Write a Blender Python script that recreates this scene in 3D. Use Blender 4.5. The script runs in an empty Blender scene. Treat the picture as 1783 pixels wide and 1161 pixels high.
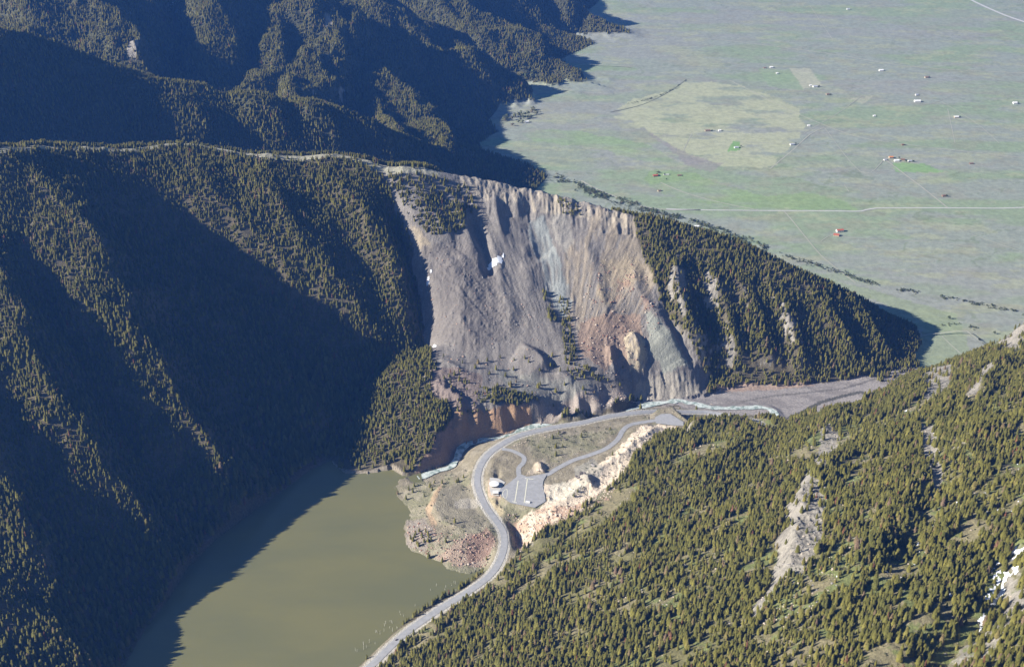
import bpy, math, random
import numpy as np
from math import radians, sin, cos, tan, pi
# ------------------------------------------------------------------ camera, world, sun
S = bpy.context.scene
COL = S.collection
rng = np.random.default_rng(7)
random.seed(7)
CAMZ = 1400.0; FPX = 2152.0; PW, PH = 1783.0, 1161.0; PITCH = radians(29)
cd = bpy.data.cameras.new('camera'); cam = bpy.data.objects.new('camera', cd); COL.objects.link(cam)
cam.location = (0, 0, CAMZ); cam.rotation_euler = (radians(90) - PITCH, 0, 0)
cd.sensor_fit = 'HORIZONTAL'; cd.sensor_width = 36; cd.lens = 36 * FPX / PW
cd.clip_start = 5; cd.clip_end = 60000
S.camera = cam
SUN_EL = radians(28); SH_AZ = radians(76)          # shadows run towards (sin, cos) of this angle from +Y
W = bpy.data.worlds.new('World'); S.world = W; W.use_nodes = True
nt = W.node_tree; nt.nodes.clear()
o = nt.nodes.new('ShaderNodeOutputWorld'); bg = nt.nodes.new('ShaderNodeBackground'); sky = nt.nodes.new('ShaderNodeTexSky')
sky.sky_type = 'NISHITA'; sky.sun_disc = False; sky.sun_elevation = SUN_EL
sky.sun_rotation = SH_AZ + pi; sky.altitude = 2000; sky.air_density = 1.0; sky.dust_density = 0.3; sky.ozone_density = 3.0
bg.inputs[1].default_value = 0.05
nt.links.new(sky.outputs[0], bg.inputs[0]); nt.links.new(bg.outputs[0], o.inputs[0])
sl = bpy.data.lights.new('sun', 'SUN'); sun = bpy.data.objects.new('sun', sl); COL.objects.link(sun)
sl.energy = 5.0; sl.angle = radians(0.5); sl.color = (1.0, 0.94, 0.84)
sun.rotation_euler = (pi/2 - SUN_EL, 0, -(SH_AZ + pi) + pi)   # aims along the shadow direction
S.view_settings.view_transform = 'Standard'; S.view_settings.look = 'None'
S.view_settings.exposure = 1.15; S.view_settings.gamma = 1.0
S.cycles.volume_bounces = 0; S.cycles.max_bounces = 4; S.cycles.diffuse_bounces = 2; S.cycles.glossy_bounces = 2
S.cycles.transmission_bounces = 2; S.cycles.transparent_max_bounces = 4

# ------------------------------------------------------------------ photograph point -> world
CP, SP = cos(PITCH), sin(PITCH)
def ray(u, v):
    x = (u - PW/2) / FPX; y = -(v - PH/2) / FPX
    return np.array([x, CP + y*SP, -SP + y*CP])
def P(u, v, z):
    d = ray(u, v); t = (z - CAMZ) / d[2]
    return (d[0]*t, d[1]*t, z)
def PL(*pts): return [P(*p) for p in pts]

# ------------------------------------------------------------------ noise
_lat = np.random.default_rng(3).random((512, 512)).astype(np.float32)
def vnoise(x, y):
    xi = np.floor(x).astype(np.int64); yi = np.floor(y).astype(np.int64)
    fx = (x - xi).astype(np.float32); fy = (y - yi).astype(np.float32)
    fx = fx*fx*fx*(fx*(fx*6-15)+10); fy = fy*fy*fy*(fy*(fy*6-15)+10)
    x0 = xi & 511; x1 = (xi+1) & 511; y0 = yi & 511; y1 = (yi+1) & 511
    return (_lat[x0, y0]*(1-fx) + _lat[x1, y0]*fx)*(1-fy) + (_lat[x0, y1]*(1-fx) + _lat[x1, y1]*fx)*fy
def fbm(x, y, sc, octv=4, gain=.5, seed=0):
    s = 0; a = 1; n = 0; f = 1.0/sc
    for k in range(octv):
        s = s + a*vnoise(x*f + 17.3*k + seed*31.7, y*f + 9.1*k + seed*57.1); n += a; a *= gain; f *= 2.03
    return s/n
def ridged(x, y, sc, octv=4, gain=.5, seed=0):
    s = 0; a = 1; n = 0; f = 1.0/sc
    for k in range(octv):
        s = s + a*(1 - np.abs(2*vnoise(x*f + 7.7*k + seed*13.3, y*f + 3.3*k + seed*23.9) - 1)); n += a; a *= gain; f *= 2.07
    return s/n
def sstep(a, b, x):
    t = np.clip((x - a)/(b - a), 0, 1); return t*t*(3 - 2*t)

# ------------------------------------------------------------------ base height field from break lines
X0, X1, Y0, Y1, H = -3500., 4500., -200., 9200., 10.
hard = []; soft = []
def L(*pts): hard.append(PL(*pts))
def LW(*pts): hard.append(list(pts))
def SO(*pts): soft.append(PL(*pts))
def SW(*pts): soft.append(list(pts))
VZ = -60.
# crest of the near mountain with the slide scar
CREST = PL((0,258,520),(75,254,495),(150,256,470),(230,259,448),(300,246,432),(370,254,418),(450,271,402),(520,269,396),(600,266,392),(645,276,386),
  (700,290,366),(760,299,345),(800,305,330),(870,318,308),(930,329,292),(970,340,280),(1020,352,266),(1070,366,252),(1118,378,240),(1180,390,225),
  (1240,405,205),(1300,428,180),(1360,452,158),(1420,482,118),(1480,514,68),(1540,546,0),(1598,578,-52))
hard.append([(-3500,1300,760),(-2400,1900,680),(-1500,2200,580)] + CREST)
# foot of its nose and of the forested right part
L((1598,578,-52),(1605,600,-56),(1590,620,-56),(1560,642,-54),(1480,658,-50),(1400,668,-45),(1330,668,-40),(1280,668,-36),(1240,668,-34),(1215,690,-30),(1160,696,-26),(1110,692,-22))
# back of it down to the valley
LW((60,3500,-58),(240,3330,-60),(400,3150,-60),(600,2960,-60),(850,2770,-60),(989,2660,-58))
# shore under the left mountainside
SHORE_L = PL((578,800,0),(540,818,0),(500,848,0),(440,890,0),(380,935,0),(325,990,0),(295,1040,0),(255,1090,0),(215,1161,0)) + [(-665,1250,0),(-690,1000,0),(-690,700,0),(-640,300,0),(-600,-200,0)]
hard.append(SHORE_L)
hard.append([(x-55, y-12, 24) for x, y, z in SHORE_L])
SO((0,480,400),(0,480,400)); SO((0,700,250),(0,700,250)); SO((0,900,160),(0,900,160)); SO((0,1161,75),(0,1161,75))
SO((300,500,268),(300,500,268)); SO((150,800,185),(150,800,185)); SO((520,500,165),(520,500,165))
SW((-1400,1800,430),(-1400,1500,380),(-1300,1000,330),(-1250,400,330)); SW((-2500,1000,600),(-2300,0,600))
# forested mound beside the outlet, gully behind it
L((578,796,2),(600,750,8),(640,672,26),(690,632,42),(745,604,64))
L((600,740,26),(650,672,52),(700,640,78),(760,628,86),(800,635,80))
L((580,806,1),(600,823,0),(640,824,0),(682,815,1),(700,826,1),(722,830,0))
L((722,826,6),(745,790,26),(762,752,44),(775,725,50),(800,722,46),(835,713,42),(870,711,40),(905,701,40),(950,699,38),(985,697,34),(1010,690,30),(1050,681,26),(1095,668,16),(1115,664,6),(1135,655,10),(1160,648,14),(1185,655,6),(1205,668,-8),(1222,684,-26))
L((735,826,0),(775,812,-1),(795,796,-3),(800,778,-4),(830,770,-6),(880,755,-8),(930,741,-12),(980,729,-15),(1020,723,-18),(1060,707,-20),(1105,692,-22))
# bench below the scar and the scar face
L((745,604,84),(800,612,82),(850,610,80),(900,604,80),(950,610,76),(985,622,70),(1040,640,55),(1080,655,38),(1100,664,20))
SO((850,650,62),(900,655,60),(950,660,52),(1010,665,44))
SO((900,500,150),(900,500,150)); SO((800,500,167),(760,500,165)); SO((980,500,147),(1000,520,135)); SO((1100,500,138),(1120,560,90))
SO((870,420,214),(930,430,200),(1000,440,186),(1080,450,176))
L((1240,668,-34),(1225,640,8),(1200,600,50),(1175,540,108),(1150,470,165),(1125,410,212),(1118,380,238))
# gravel flat and river flat
L((1110,705,-24),(1180,708,-30),(1260,712,-35),(1370,724,-40),(1460,700,-48),(1540,668,-53),(1600,640,-56))
L((1200,690,-30),(1300,690,-38),(1400,690,-44),(1500,665,-51))
L((1205,718,-27),(1250,722,-31),(1310,728,-34),(1362,732,-38))
# dam, road bench and debris
L((640,1161,11),(700,1105,11),(760,1062,12),(830,1018,13),(865,985,15),(878,950,18),(873,920,22),(856,895,26),(839,870,29),(831,840,31),(833,815,32),(846,793,33),(866,775,33),(900,757,31),(960,743,27),(1010,735,24),(1060,724,18),(1120,717,9),(1180,716,-3),(1240,722,-16),(1300,732,-26))
L((880,800,33),(900,815,34),(905,830,34),(940,832,34),(980,812,34),(1030,792,33),(1070,770,32),(1085,750,30),(1120,738,28),(1160,732,25),(1188,738,20))
L((872,850,34),(880,870,34),(930,884,34),(948,870,34),(945,845,34))
L((950,895,36),(1000,865,41),(1050,832,44),(1080,800,46),(1110,770,46),(1150,750,42),(1180,745,34))
L((940,930,20),(975,912,34),(1010,890,46),(1050,862,52),(1085,830,56),(1110,795,58),(1150,765,56),(1190,748,44),(1222,736,14),(1262,733,-12),(1330,729,-24))
L((893,925,-4),(895,945,-10),(900,962,-10),(912,955,-6)); L((905,905,14),(915,915,14)); L((885,900,22),(900,880,30),(870,870,30))
SH_R = PL((722,830,0),(700,833,0),(684,846,0),(700,872,0),(726,896,0),(704,905,0),(699,930,0),(712,954,0),(757,970,0),(790,984,0),(815,991,0),(836,982,0),(852,970,0),(850,985,0),(838,1001,0),(818,1016,0),(768,1046,0),(700,1090,0),(655,1135,0),(625,1161,0)) + [(-330,1250,0),(-420,900,0),(-430,500,0),(-420,-200,0)]
hard.append(SH_R)
L((760,845,14),(740,885,10),(755,910,15),(800,925,18),(835,915,20),(850,900,22)); L((730,935,14),(780,950,16),(830,940,18),(852,950,12))
L((760,860,15),(800,850,18),(820,850,22)); L((815,870,20),(790,890,18)); L((730,858,6),(720,845,4)); L((800,815,10),(770,828,6),(740,838,4)); L((820,790,20),(850,772,22),(880,762,20),(930,750,12),(990,737,8),(1050,724,0))
# lake bed
L((640,880,-14),(600,960,-16),(560,1040,-16),(500,1120,-16),(400,1161,-14)); L((480,930,-12),(400,1020,-14)); LW((-550,1200,-16),(-560,500,-16),(-520,-100,-16))
L((650,850,-6),(620,1000,-14),(740,1000,-10))
# right-hand hillside, rising towards the camera
L((655,1170,11),(722,1105,13),(775,1068,14),(838,1026,15),(880,985,16),(908,962,10),(925,945,14)); LW((-300,1260,11),(-400,900,11),(-405,500,11),(-400,-200,11))
FT = PL((1362,732,-36),(1480,703,-49),(1560,668,-55),(1680,634,-58),(1750,619,-58)) + [(1300,2590,-60),(1700,2560,-60),(2600,2500,-60),(4500,2400,-60)]
hard.append(FT)
L((1500,690,0),(1600,650,32),(1700,626,62),(1742,612,84),(1760,588,128),(1783,562,152)); LW((1085,2310,152),(1300,2260,215),(1700,2150,320),(2600,1900,520),(4500,1500,700))
SW((10,1260,160),(225,1535,160),(400,1720,160),(620,1960,160)); SW((760,2060,165),(960,2130,180)); SW((290,990,350),(500,1270,345),(700,1480,345),(930,1760,330)); SW((1150,1950,300),(1400,1950,330))
SW((560,760,530),(780,1020,530),(1000,1240,520),(1250,1500,500)); SW((900,400,740),(1200,690,740),(1600,1100,700)); SW((300,300,620),(0,700,380),(-250,1000,110))
# second ridge behind
L((0,48,570),(60,62,530),(120,84,490),(180,110,450),(250,136,405),(290,143,385),(340,146,368),(420,166,335),(520,184,295),(590,191,270),(650,216,225),(700,243,165),(740,258,110),(790,268,40),(840,276,-25))
LW((-3500,2500,900),(-2300,2800,800),(-1600,2900,640),P(0,48,570))
L((840,276,-30),(900,287,-44),(955,304,-56))
LW((-1500,2650,430),(-1000,2950,240),(-700,3080,170),(-450,3180,100),(-200,3330,30),(-20,3450,-40),(60,3500,-58))
# canyon behind it, far range
LW((-1900,3500,380),(-1300,3560,300),(-900,3640,175),(-600,3760,90),(-380,3820,20),(-250,3860,-40),(-150,3900,-58))
VE = PL((840,262,VZ),(835,250,VZ),(868,228,VZ),(850,210,VZ),(890,165,VZ),(905,130,VZ),(945,122,VZ),(985,100,VZ),(1035,76,VZ),(1000,62,VZ),(1015,25,VZ),(1040,5,VZ),(1075,-30,VZ)) + [(700,6900,VZ),(1000,7800,VZ),(1300,9200,VZ)]
hard.append([(-150,3900,-58)] + VE)
LW((-1500,4250,520),(-1150,4300,430),(-950,4550,340),(-850,5000,320),(-750,5600,330),(-500,6600,350),(-200,7600,380),(100,9200,420))
LW((-3500,4300,1000),(-2500,4500,850),(-1900,4900,750),(-1700,5600,720),(-1500,7000,800),(-1200,9200,900))
# valley floor
VALLEY = [(60,3500),(240,3330),(400,3150),(600,2960),(850,2770),(989,2660)] + [tuple(p[:2]) for p in PL((1605,600,-56),(1590,620,-56),(1600,640,-56))] + [tuple(p[:2]) for p in FT[2:]] + [(4500,9200)] + [tuple(p[:2]) for p in VE[::-1]] + [tuple(P(955,304,-56)[:2])]

def to_cell(x, y, h): return (np.asarray(x) - X0)/h, (np.asarray(y) - Y0)/h
def pip(x, y, poly):
    ins = np.zeros(x.shape, bool); n = len(poly); j = n-1
    for i in range(n):
        xi, yi = poly[i][:2]; xj, yj = poly[j][:2]
        if yi != yj:
            c = ((yi > y) != (yj > y)) & (x < (xj-xi)*(y-yi)/(yj-yi) + xi); ins ^= c
        j = i
    return ins
def dens(poly, step):
    out = []
    for a, b in zip(poly[:-1], poly[1:]):
        a = np.array(a, float); b = np.array(b, float); n = max(1, int(np.hypot(*(b-a)[:2])/step))
        for k in range(n): out.append(a + (b-a)*k/n)
    out.append(np.array(poly[-1], float)); return np.array(out)
def solve():
    g = None
    for h, it in ((160,500),(80,300),(40,200),(20,140),(10,90)):
        nx = int((X1-X0)/h)+1; ny = int((Y1-Y0)/h)+1
        s = np.zeros((nx, ny)); w = np.zeros((nx, ny))
        for lst, ok in ((hard, True), (soft, h >= 40)):
            if not ok: continue
            for pl in lst:
                q = dens(pl, h*.4); cx, cy = to_cell(q[:,0], q[:,1], h); cx = np.round(cx).astype(int); cy = np.round(cy).astype(int)
                m = (cx >= 0) & (cx < nx) & (cy >= 0) & (cy < ny)
                np.add.at(s, (cx[m], cy[m]), q[m,2]); np.add.at(w, (cx[m], cy[m]), 1)
        gx, gy = np.meshgrid(X0 + np.arange(nx)*h, Y0 + np.arange(ny)*h, indexing='ij')
        v = pip(gx, gy, VALLEY) & (w == 0)
        s[v] = VZ; w[v] = 1
        m = w > 0; val = np.where(m, s/np.maximum(w, 1), 0)
        if g is None: g = np.full((nx, ny), 100.)
        else:
            gg = g; ox = np.clip((gx-X0)/ph, 0, gg.shape[0]-1.001); oy = np.clip((gy-Y0)/ph, 0, gg.shape[1]-1.001)
            ix = ox.astype(int); iy = oy.astype(int); fx = ox-ix; fy = oy-iy
            g = (gg[ix,iy]*(1-fx)+gg[ix+1,iy]*fx)*(1-fy) + (gg[ix,iy+1]*(1-fx)+gg[ix+1,iy+1]*fx)*fy
        g[m] = val[m]
        for k in range(it):
            p = np.pad(g, 1, mode='edge')
            g = (p[:-2,1:-1]+p[2:,1:-1]+p[1:-1,:-2]+p[1:-1,2:])*.25
            g[m] = val[m]
        ph = h
    return g
G10 = solve()
def blur(g, n):
    for k in range(n):
        p = np.pad(g, 1, mode='edge'); g = (p[:-2,1:-1]+p[2:,1:-1]+2*g)*.25
        p = np.pad(g, 1, mode='edge'); g = (p[1:-1,:-2]+p[1:-1,2:]+2*g)*.25
    return g
HG = 5.0
nx = int((X1-X0)/HG)+1; ny = int((Y1-Y0)/HG)+1
GX, GY = np.meshgrid(X0 + np.arange(nx)*HG, Y0 + np.arange(ny)*HG, indexing='ij')
def samp(g, x, y, h=HG):
    ox = np.clip((x-X0)/h, 0, g.shape[0]-1.001); oy = np.clip((y-Y0)/h, 0, g.shape[1]-1.001)
    ix = ox.astype(int); iy = oy.astype(int); fx = ox-ix; fy = oy-iy
    return (g[ix,iy]*(1-fx)+g[ix+1,iy]*fx)*(1-fy) + (g[ix,iy+1]*(1-fx)+g[ix+1,iy+1]*fx)*fy
G10s = blur(G10, 2)
G = samp(G10s, GX, GY, 10.)
G = blur(G, 1)

def hit(u, v, dz=0., tmin=600., tmax=9500.):
    d = ray(u, v); t = np.arange(tmin, tmax, 4.0)
    x = d[0]*t; y = d[1]*t; z = CAMZ + d[2]*t
    b = z < samp(G, x, y) + dz
    i = int(np.argmax(b)) if b.any() else len(t)-1
    if i > 0 and b.any():
        za = z[i-1]-samp(G, x[i-1:i], y[i-1:i])[0]-dz; zb = samp(G, x[i:i+1], y[i:i+1])[0]+dz-z[i]
        f = za/max(za+zb, 1e-6)
        return np.array([x[i-1]+(x[i]-x[i-1])*f, y[i-1]+(y[i]-y[i-1])*f])
    return np.array([x[i], y[i]])
def win(q, pad):
    a0 = max(0, int((q[:,0].min()-pad-X0)/HG)); a1 = min(nx, int((q[:,0].max()+pad-X0)/HG)+2)
    b0 = max(0, int((q[:,1].min()-pad-Y0)/HG)); b1 = min(ny, int((q[:,1].max()+pad-Y0)/HG)+2)
    return slice(a0, a1), slice(b0, b1)
def pdist(gx, gy, q):
    """distance to polyline, signed side, and parameter 0..1 along it"""
    best = np.full(gx.shape, 1e9); side = np.zeros(gx.shape); par = np.zeros(gx.shape); n = len(q)-1
    for i in range(n):
        ax, ay = q[i][:2]; bx, by = q[i+1][:2]; dx, dy = bx-ax, by-ay; l2 = dx*dx+dy*dy+1e-9
        t = np.clip(((gx-ax)*dx+(gy-ay)*dy)/l2, 0, 1); d = np.hypot(gx-ax-t*dx, gy-ay-t*dy)
        m = d < best; best[m] = d[m]; side[m] = np.sign(dx*(gy-ay)-dy*(gx-ax))[m]; par[m] = ((i+t)/n)[m]
    return best, side, par
def rib(pts, h, w, w2=None, p=1.3, world=False, ends=True, jag=.25, tmin=600.):
    """raise (h>0) or carve (h<0) a crest along a line; w / w2 half widths left / right of the line"""
    q = np.array([p_[:2] for p_ in pts], float) if world else np.array([hit(a, b, max(h, 0)*.8, tmin) for a, b in pts])
    q = dens([tuple(a)+(0,) for a in q], 60)[:, :2]
    w2 = w2 or w; s = win(q, max(w, w2)*1.2); gx = GX[s]; gy = GY[s]
    k = max(w, w2)*jag
    jx = gx + (fbm(gx, gy, 70, 3, seed=5)-.5)*2*k; jy = gy + (fbm(gx, gy, 70, 3, seed=8)-.5)*2*k
    d, sd, par = pdist(jx, jy, q)
    ww = np.where(sd > 0, w, w2)
    f = np.clip(1-d/ww, 0, 1); f = f**p
    if ends: f = f*np.clip(np.minimum(par, 1-par)*4 + .15, 0, 1)
    G[s] += h*f
    return q
def level(poly, z, blend=12., px=True):
    q = [hit(*p) for p in poly] if px else poly
    q = np.array(q); s = win(q, blend*2); gx = GX[s]; gy = GY[s]
    d, sd, par = pdist(gx, gy, np.vstack([q, q[:1]])); ins = pip(gx, gy, q)
    f = np.where(ins, 1, 1-sstep(0, blend, d)); G[s] = G[s]*(1-f) + z*f

#@@RELIEF
# ribs and gullies of the dark left mountainside
rib([(40,300),(100,330),(160,410),(215,520),(255,620),(310,720),(380,800),(440,870),(470,900)], 62, 95, 150)
rib([(-60,380),(0,470),(50,600),(100,700),(170,800),(240,880),(300,960),(330,1010)], 55, 85, 130)
rib([(-160,600),(-60,720),(10,850),(60,960),(130,1060)], 40, 70, 90)
rib([(-60,1000),(40,1070),(120,1120),(190,1170)], 34, 60, 110); rib([(470,600),(520,680),(570,740)], 24, 60, 90); rib([(330,720),(400,790),(450,850)], 14, 60, 120)
rib([(230,330),(330,420),(430,520),(520,620),(590,700)], -34, 110, 110)
rib([(420,290),(500,380),(580,480),(650,570),(680,620)], 42, 110, 90)
rib([(560,280),(630,370),(670,440),(700,520),(700,590)], 34, 70, 60)
rib([(300,262),(360,330),(450,420),(530,500)], 26, 80, 60)
rib([(30,420),(110,560),(170,680),(250,800),(320,880)], -24, 50, 50)
rib([(660,300),(690,380),(705,430),(722,480),(738,540),(745,600)], -42, 40, 34)
# second ridge
rib([(290,143),(330,190),(370,235)], 26, 90, 120, p=1.1)
rib([(420,166),(470,200),(500,250)], 22, 70, 70); rib([(520,184),(560,215),(600,255)], 24, 60, 60); rib([(360,150),(400,190),(430,240)], -18, 50, 50)
rib([(590,191),(640,225),(680,262),(740,282)], 30, 60, 70); rib([(470,170),(510,210),(540,255)], -16, 50, 50)
# far range spurs and canyons
F = [([(0,-60),(60,20),(40,90),(30,120)], 60, 130, 130), ([(120,-80),(170,0),(225,60),(235,100),(250,140)], 110, 130, 300), ([(270,-100),(300,0),(318,70),(300,130)], -90, 90, 90),
 ([(430,-100),(380,0),(340,60),(315,120)], 70, 140, 120), ([(560,-30),(575,20),(590,60),(560,110),(550,160),(560,190)], 88, 120, 420), ([(450,40),(430,100),(425,150)], -45, 50, 50), ([(520,50),(500,110),(480,160)], -40, 45, 45),
 ([(600,20),(650,90),(710,160),(760,220),(790,250)], 85, 110, 240), ([(600,60),(600,130),(610,190)], 40, 50, 60), ([(640,140),(660,190),(700,230)], 34, 50, 60),
 ([(640,-40),(720,20),(790,70),(860,120),(900,150)], -40, 90, 90), ([(700,-60),(800,0),(870,40),(960,95),(1010,108)], 90, 110, 230),
 ([(800,-60),(880,-10),(960,40),(1020,60)], -50, 90, 90), ([(860,-100),(930,-40),(1000,20),(1080,30)], 90, 120, 130), ([(690,40),(780,100),(850,160)], 45, 70, 80)]
F += [([(370,-20),(400,50),(425,110),(440,150)], 26, 40, 90), ([(470,-10),(490,60),(500,120),(510,170)], 26, 36, 90), ([(640,10),(690,80),(740,140),(790,190)], 30, 50, 150), ([(730,-20),(790,40),(840,90),(880,120)], 30, 50, 140)]
for pts, h, a, b in F: rib(pts, h, a, b, tmin=3600.)
# spurs of the far range that reach the valley
rib([(-700,4300),(-400,4380),(-150,4430),(-40,4460)], 100, 120, 140, world=True, p=1.1, ends=False); rib([(-500,5150),(-150,5290),(110,5365),(190,5390)], 130, 130, 150, world=True, p=1.1, ends=False); rib([(-500,4660),(-200,4740),(20,4795)], 70, 130, 150, world=True, p=1.1, ends=False)
# slide scar
rib([(772,430),(790,470),(805,520),(810,570),(800,600)], 20, 80, 80, p=1.0, jag=.15)
rib([(830,395),(850,440),(868,480),(888,540),(892,590)], 9, 30, 50)
rib([(815,350),(838,410),(852,462),(862,470)], -24, 22, 34, jag=.1); rib([(790,340),(812,390),(832,440),(846,480)], 12, 22, 50, jag=.1)
rib([(712,320),(740,360),(770,400),(800,425)], 16, 60, 60)
rib([(860,335),(868,370),(876,410)], 12, 26, 26); rib([(905,330),(900,370)], 10, 26, 26)
rib([(1100,440),(1115,500),(1150,570),(1180,620)], 13, 34, 60)
rib([(1030,420),(1045,500),(1060,580)], 10, 60, 60)
rib([(900,345),(925,400),(950,450)], -14, 120, 120, p=1); rib([(930,360),(945,430),(965,500),(985,570),(1000,620)], -7, 70, 60)
rib([(1100,572),(1112,590),(1118,618),(1116,645)], 17, 18, 26, p=.8, jag=.5); rib([(1090,595),(1098,625)], 10, 12, 16, p=.8, jag=.5); rib([(1062,592),(1064,615),(1070,640)], 12, 14, 20, jag=.4); rib([(1122,440),(1140,470),(1152,505),(1158,530)], 10, 14, 22)
rib([(757,660),(775,672),(792,690),(805,712)], 12, 20, 34, p=.8, jag=.4); rib([(880,645),(920,660),(960,672)], -5, 14, 14); rib([(965,650),(985,655),(1000,662)], 8, 12, 20, p=.8); rib([(770,620),(800,640),(830,655)], 5, 14, 14, jag=.5); rib([(700,470),(706,500),(712,525)], 10, 14, 20)
rib([(905,600),(925,612),(945,625),(955,640)], 17, 22, 60, p=.9, jag=.2)
# rocky ribs right of the scar
for pts, h, a, b in [([(1178,440),(1182,490),(1200,550),(1225,620)], 26, 40, 34), ([(1235,460),(1255,510),(1270,560),(1300,640)], 22, 40, 34), ([(1285,475),(1310,540),(1330,600),(1350,655)], 18, 40, 34),
   ([(1345,500),(1372,550),(1385,600),(1400,650)], 26, 42, 36), ([(1420,510),(1460,570),(1490,630)], 22, 50, 40), ([(1490,545),(1530,590),(1560,625)], 14, 40, 30),
   ([(1150,480),(1165,540),(1190,600),(1215,650)], -14, 24, 24)]:
    rib(pts, h, a, b)
# river cliff gullies
for u0 in (783, 812, 845, 880, 915, 945, 968, 990, 1020, 1052): rib([(u0, 712-(u0-780)*.1), (u0+8, 750-(u0-780)*.12)], -9 if u0 % 2 else -13, 16, 16, p=.8, jag=.1)
# right-hand hillside
rib([(1783,940),(1740,1010),(1700,1075),(1640,1150),(1600,1200)], -40, 60, 70); rib([(1783,700),(1700,760),(1600,830),(1500,960),(1400,1080)], 26, 110, 110)
rib([(1470,750),(1430,810),(1400,850),(1385,920),(1370,990),(1310,1080)], 30, 110, 22, jag=.12); rib([(1400,720),(1330,790),(1250,880),(1150,980)], -12, 60, 60)
rib([(1500,690),(1440,740),(1380,790)], 14, 60, 60); rib([(1620,760),(1640,820),(1600,900),(1540,1000)], -18, 50, 50); rib([(1320,730),(1260,790),(1180,850)], 10, 50, 50)
rib([(1742,612),(1720,650),(1690,690)], 26, 40, 30, jag=.15)
# debris
rib([(1160,745),(1140,745),(1100,770),(1060,810),(1000,850),(960,880)], 13, 26, 26, jag=.6); rib([(935,800),(942,820)], 9, 14, 12); rib([(1010,822),(1030,845)], 10, 16, 16)
rib([(1189,742),(1215,735)], 16, 16, 24, p=.7); rib([(868,812),(866,850),(870,885)], -8, 8, 8)
level([(870,850),(898,832),(906,824),(940,828),(952,828),(946,850),(950,872),(930,885),(885,878),(868,862)], 34.5, 8)
level([(852,838),(868,838),(874,850),(870,866),(852,862)], 35, 8); level([(1140,727),(1152,720),(1167,721),(1190,735),(1190,743),(1140,738)], 24.5, 18)
level([(765,852),(800,845),(825,850),(832,880),(850,905),(835,925),(800,922),(768,905),(755,880)], 20, 14)

# ---- paths: road, side roads, river are levelled into the ground
def smooth_path(px, z=None, step=6., ks=7):
    q = np.array([hit(*p) for p in px]); n = len(q)
    out = []                                                    # Catmull-Rom
    for i in range(n-1):
        p0, p1, p2, p3 = q[max(i-1, 0)], q[i], q[i+1], q[min(i+2, n-1)]
        m = max(2, int(np.hypot(*(p2-p1))/step))
        for k in range(m):
            t = k/m; out.append(.5*((2*p1)+(-p0+p2)*t+(2*p0-5*p1+4*p2-p3)*t*t+(-p0+3*p1-3*p2+p3)*t**3))
    out.append(q[-1]); out = np.array(out)
    zz = samp(G, out[:,0], out[:,1]) if z is None else np.interp(np.linspace(0, 1, len(out)), np.linspace(0, 1, len(z)), z)
    for _ in range(6):
        zp = np.pad(zz, ks//2, mode='edge'); zz = np.convolve(zp, np.ones(ks)/ks, 'valid')
    return np.column_stack([out, zz])
CALM = np.zeros_like(G)                                         # where the ground is graded flat
def grade(path, w, blend, dz=0.):
    s = win(path, w+blend+5); d, sd, par = pdist(GX[s], GY[s], path)
    z = np.interp(par, np.linspace(0, 1, len(path)), path[:,2]) + dz
    f = 1-sstep(w, w+blend, d); G[s] = G[s]*(1-f) + z*f; CALM[s] = np.maximum(CALM[s], f)
ROAD = smooth_path([(600,1195),(640,1163),(700,1107),(760,1064),(830,1020),(862,990),(877,955),(876,930),(862,902),(846,880),(835,858),(831,836),(835,815),(848,793),(870,775),(905,758),(960,745),(1010,736),(1060,725),(1120,717),(1180,717),(1240,723),(1300,733),(1340,742)], z=None, ks=11)
SIDE1 = smooth_path([(874,782),(885,783),(899,788),(912,796),(911,806),(903,815),(904,830)])
SIDE2 = smooth_path([(925,831),(952,826),(971,815),(999,801),(1027,792),(1056,780),(1075,765),(1084,750),(1095,741),(1115,736),(1145,732)])
RIVER = smooth_path([(728,829),(738,826),(750,822),(778,812),(792,798),(800,782),(822,768),(850,764),(880,757),(910,747),(945,736),(985,730),(1020,727),(1050,719),(1075,710),(1120,706),(1180,702),(1215,708),(1240,714),(1275,713),(1310,713),(1345,720),(1375,732)],
   z=[.1,-.3,-1,-2,-3,-4,-6,-7,-9,-11,-13,-15,-18,-20,-22,-25,-28,-30,-32,-34,-36,-38,-40], ks=9)
grade(RIVER, 12, 14, -1.2)
grade(SIDE2, 6, 12); grade(SIDE1, 6, 10); grade(ROAD, 9, 14)

# ------------------------------------------------------------------ ground mesh: a fan of cells, finer near the viewer
TH = np.concatenate([np.linspace(-80, -33, 60)[:-1], np.linspace(-33, 33, 1340), np.linspace(33, 80, 60)[1:]])*pi/180
R = [250.]
while R[-1] < 9000: R.append(R[-1]*(1.012 if R[-1] < 780 else 1.0021 if R[-1] < 3300 else 1.0030))
R = np.array(R)
TT, RR = np.meshgrid(TH, R, indexing='ij')
VX = RR*np.sin(TT); VY = RR*np.cos(TT)
VXc = np.clip(VX, X0, X1)
def pmask(px, jit=8., jsc=40., seed=0, world=False, soften=0):
    q = [hit(*p) for p in px] if not world else px
    q = np.array([p[:2] for p in q]); pad = jit*1.5
    m = np.zeros(VX.shape, bool)
    bb = (VX > q[:,0].min()-pad) & (VX < q[:,0].max()+pad) & (VY > q[:,1].min()-pad) & (VY < q[:,1].max()+pad)
    x = VX[bb]; y = VY[bb]
    jx = x + (fbm(x, y, jsc, 4, .6, seed=seed+1)-.5)*3*jit; jy = y + (fbm(x, y, jsc, 4, .6, seed=seed+2)-.5)*3*jit
    m[bb] = pip(jx, jy, q); return m
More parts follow.
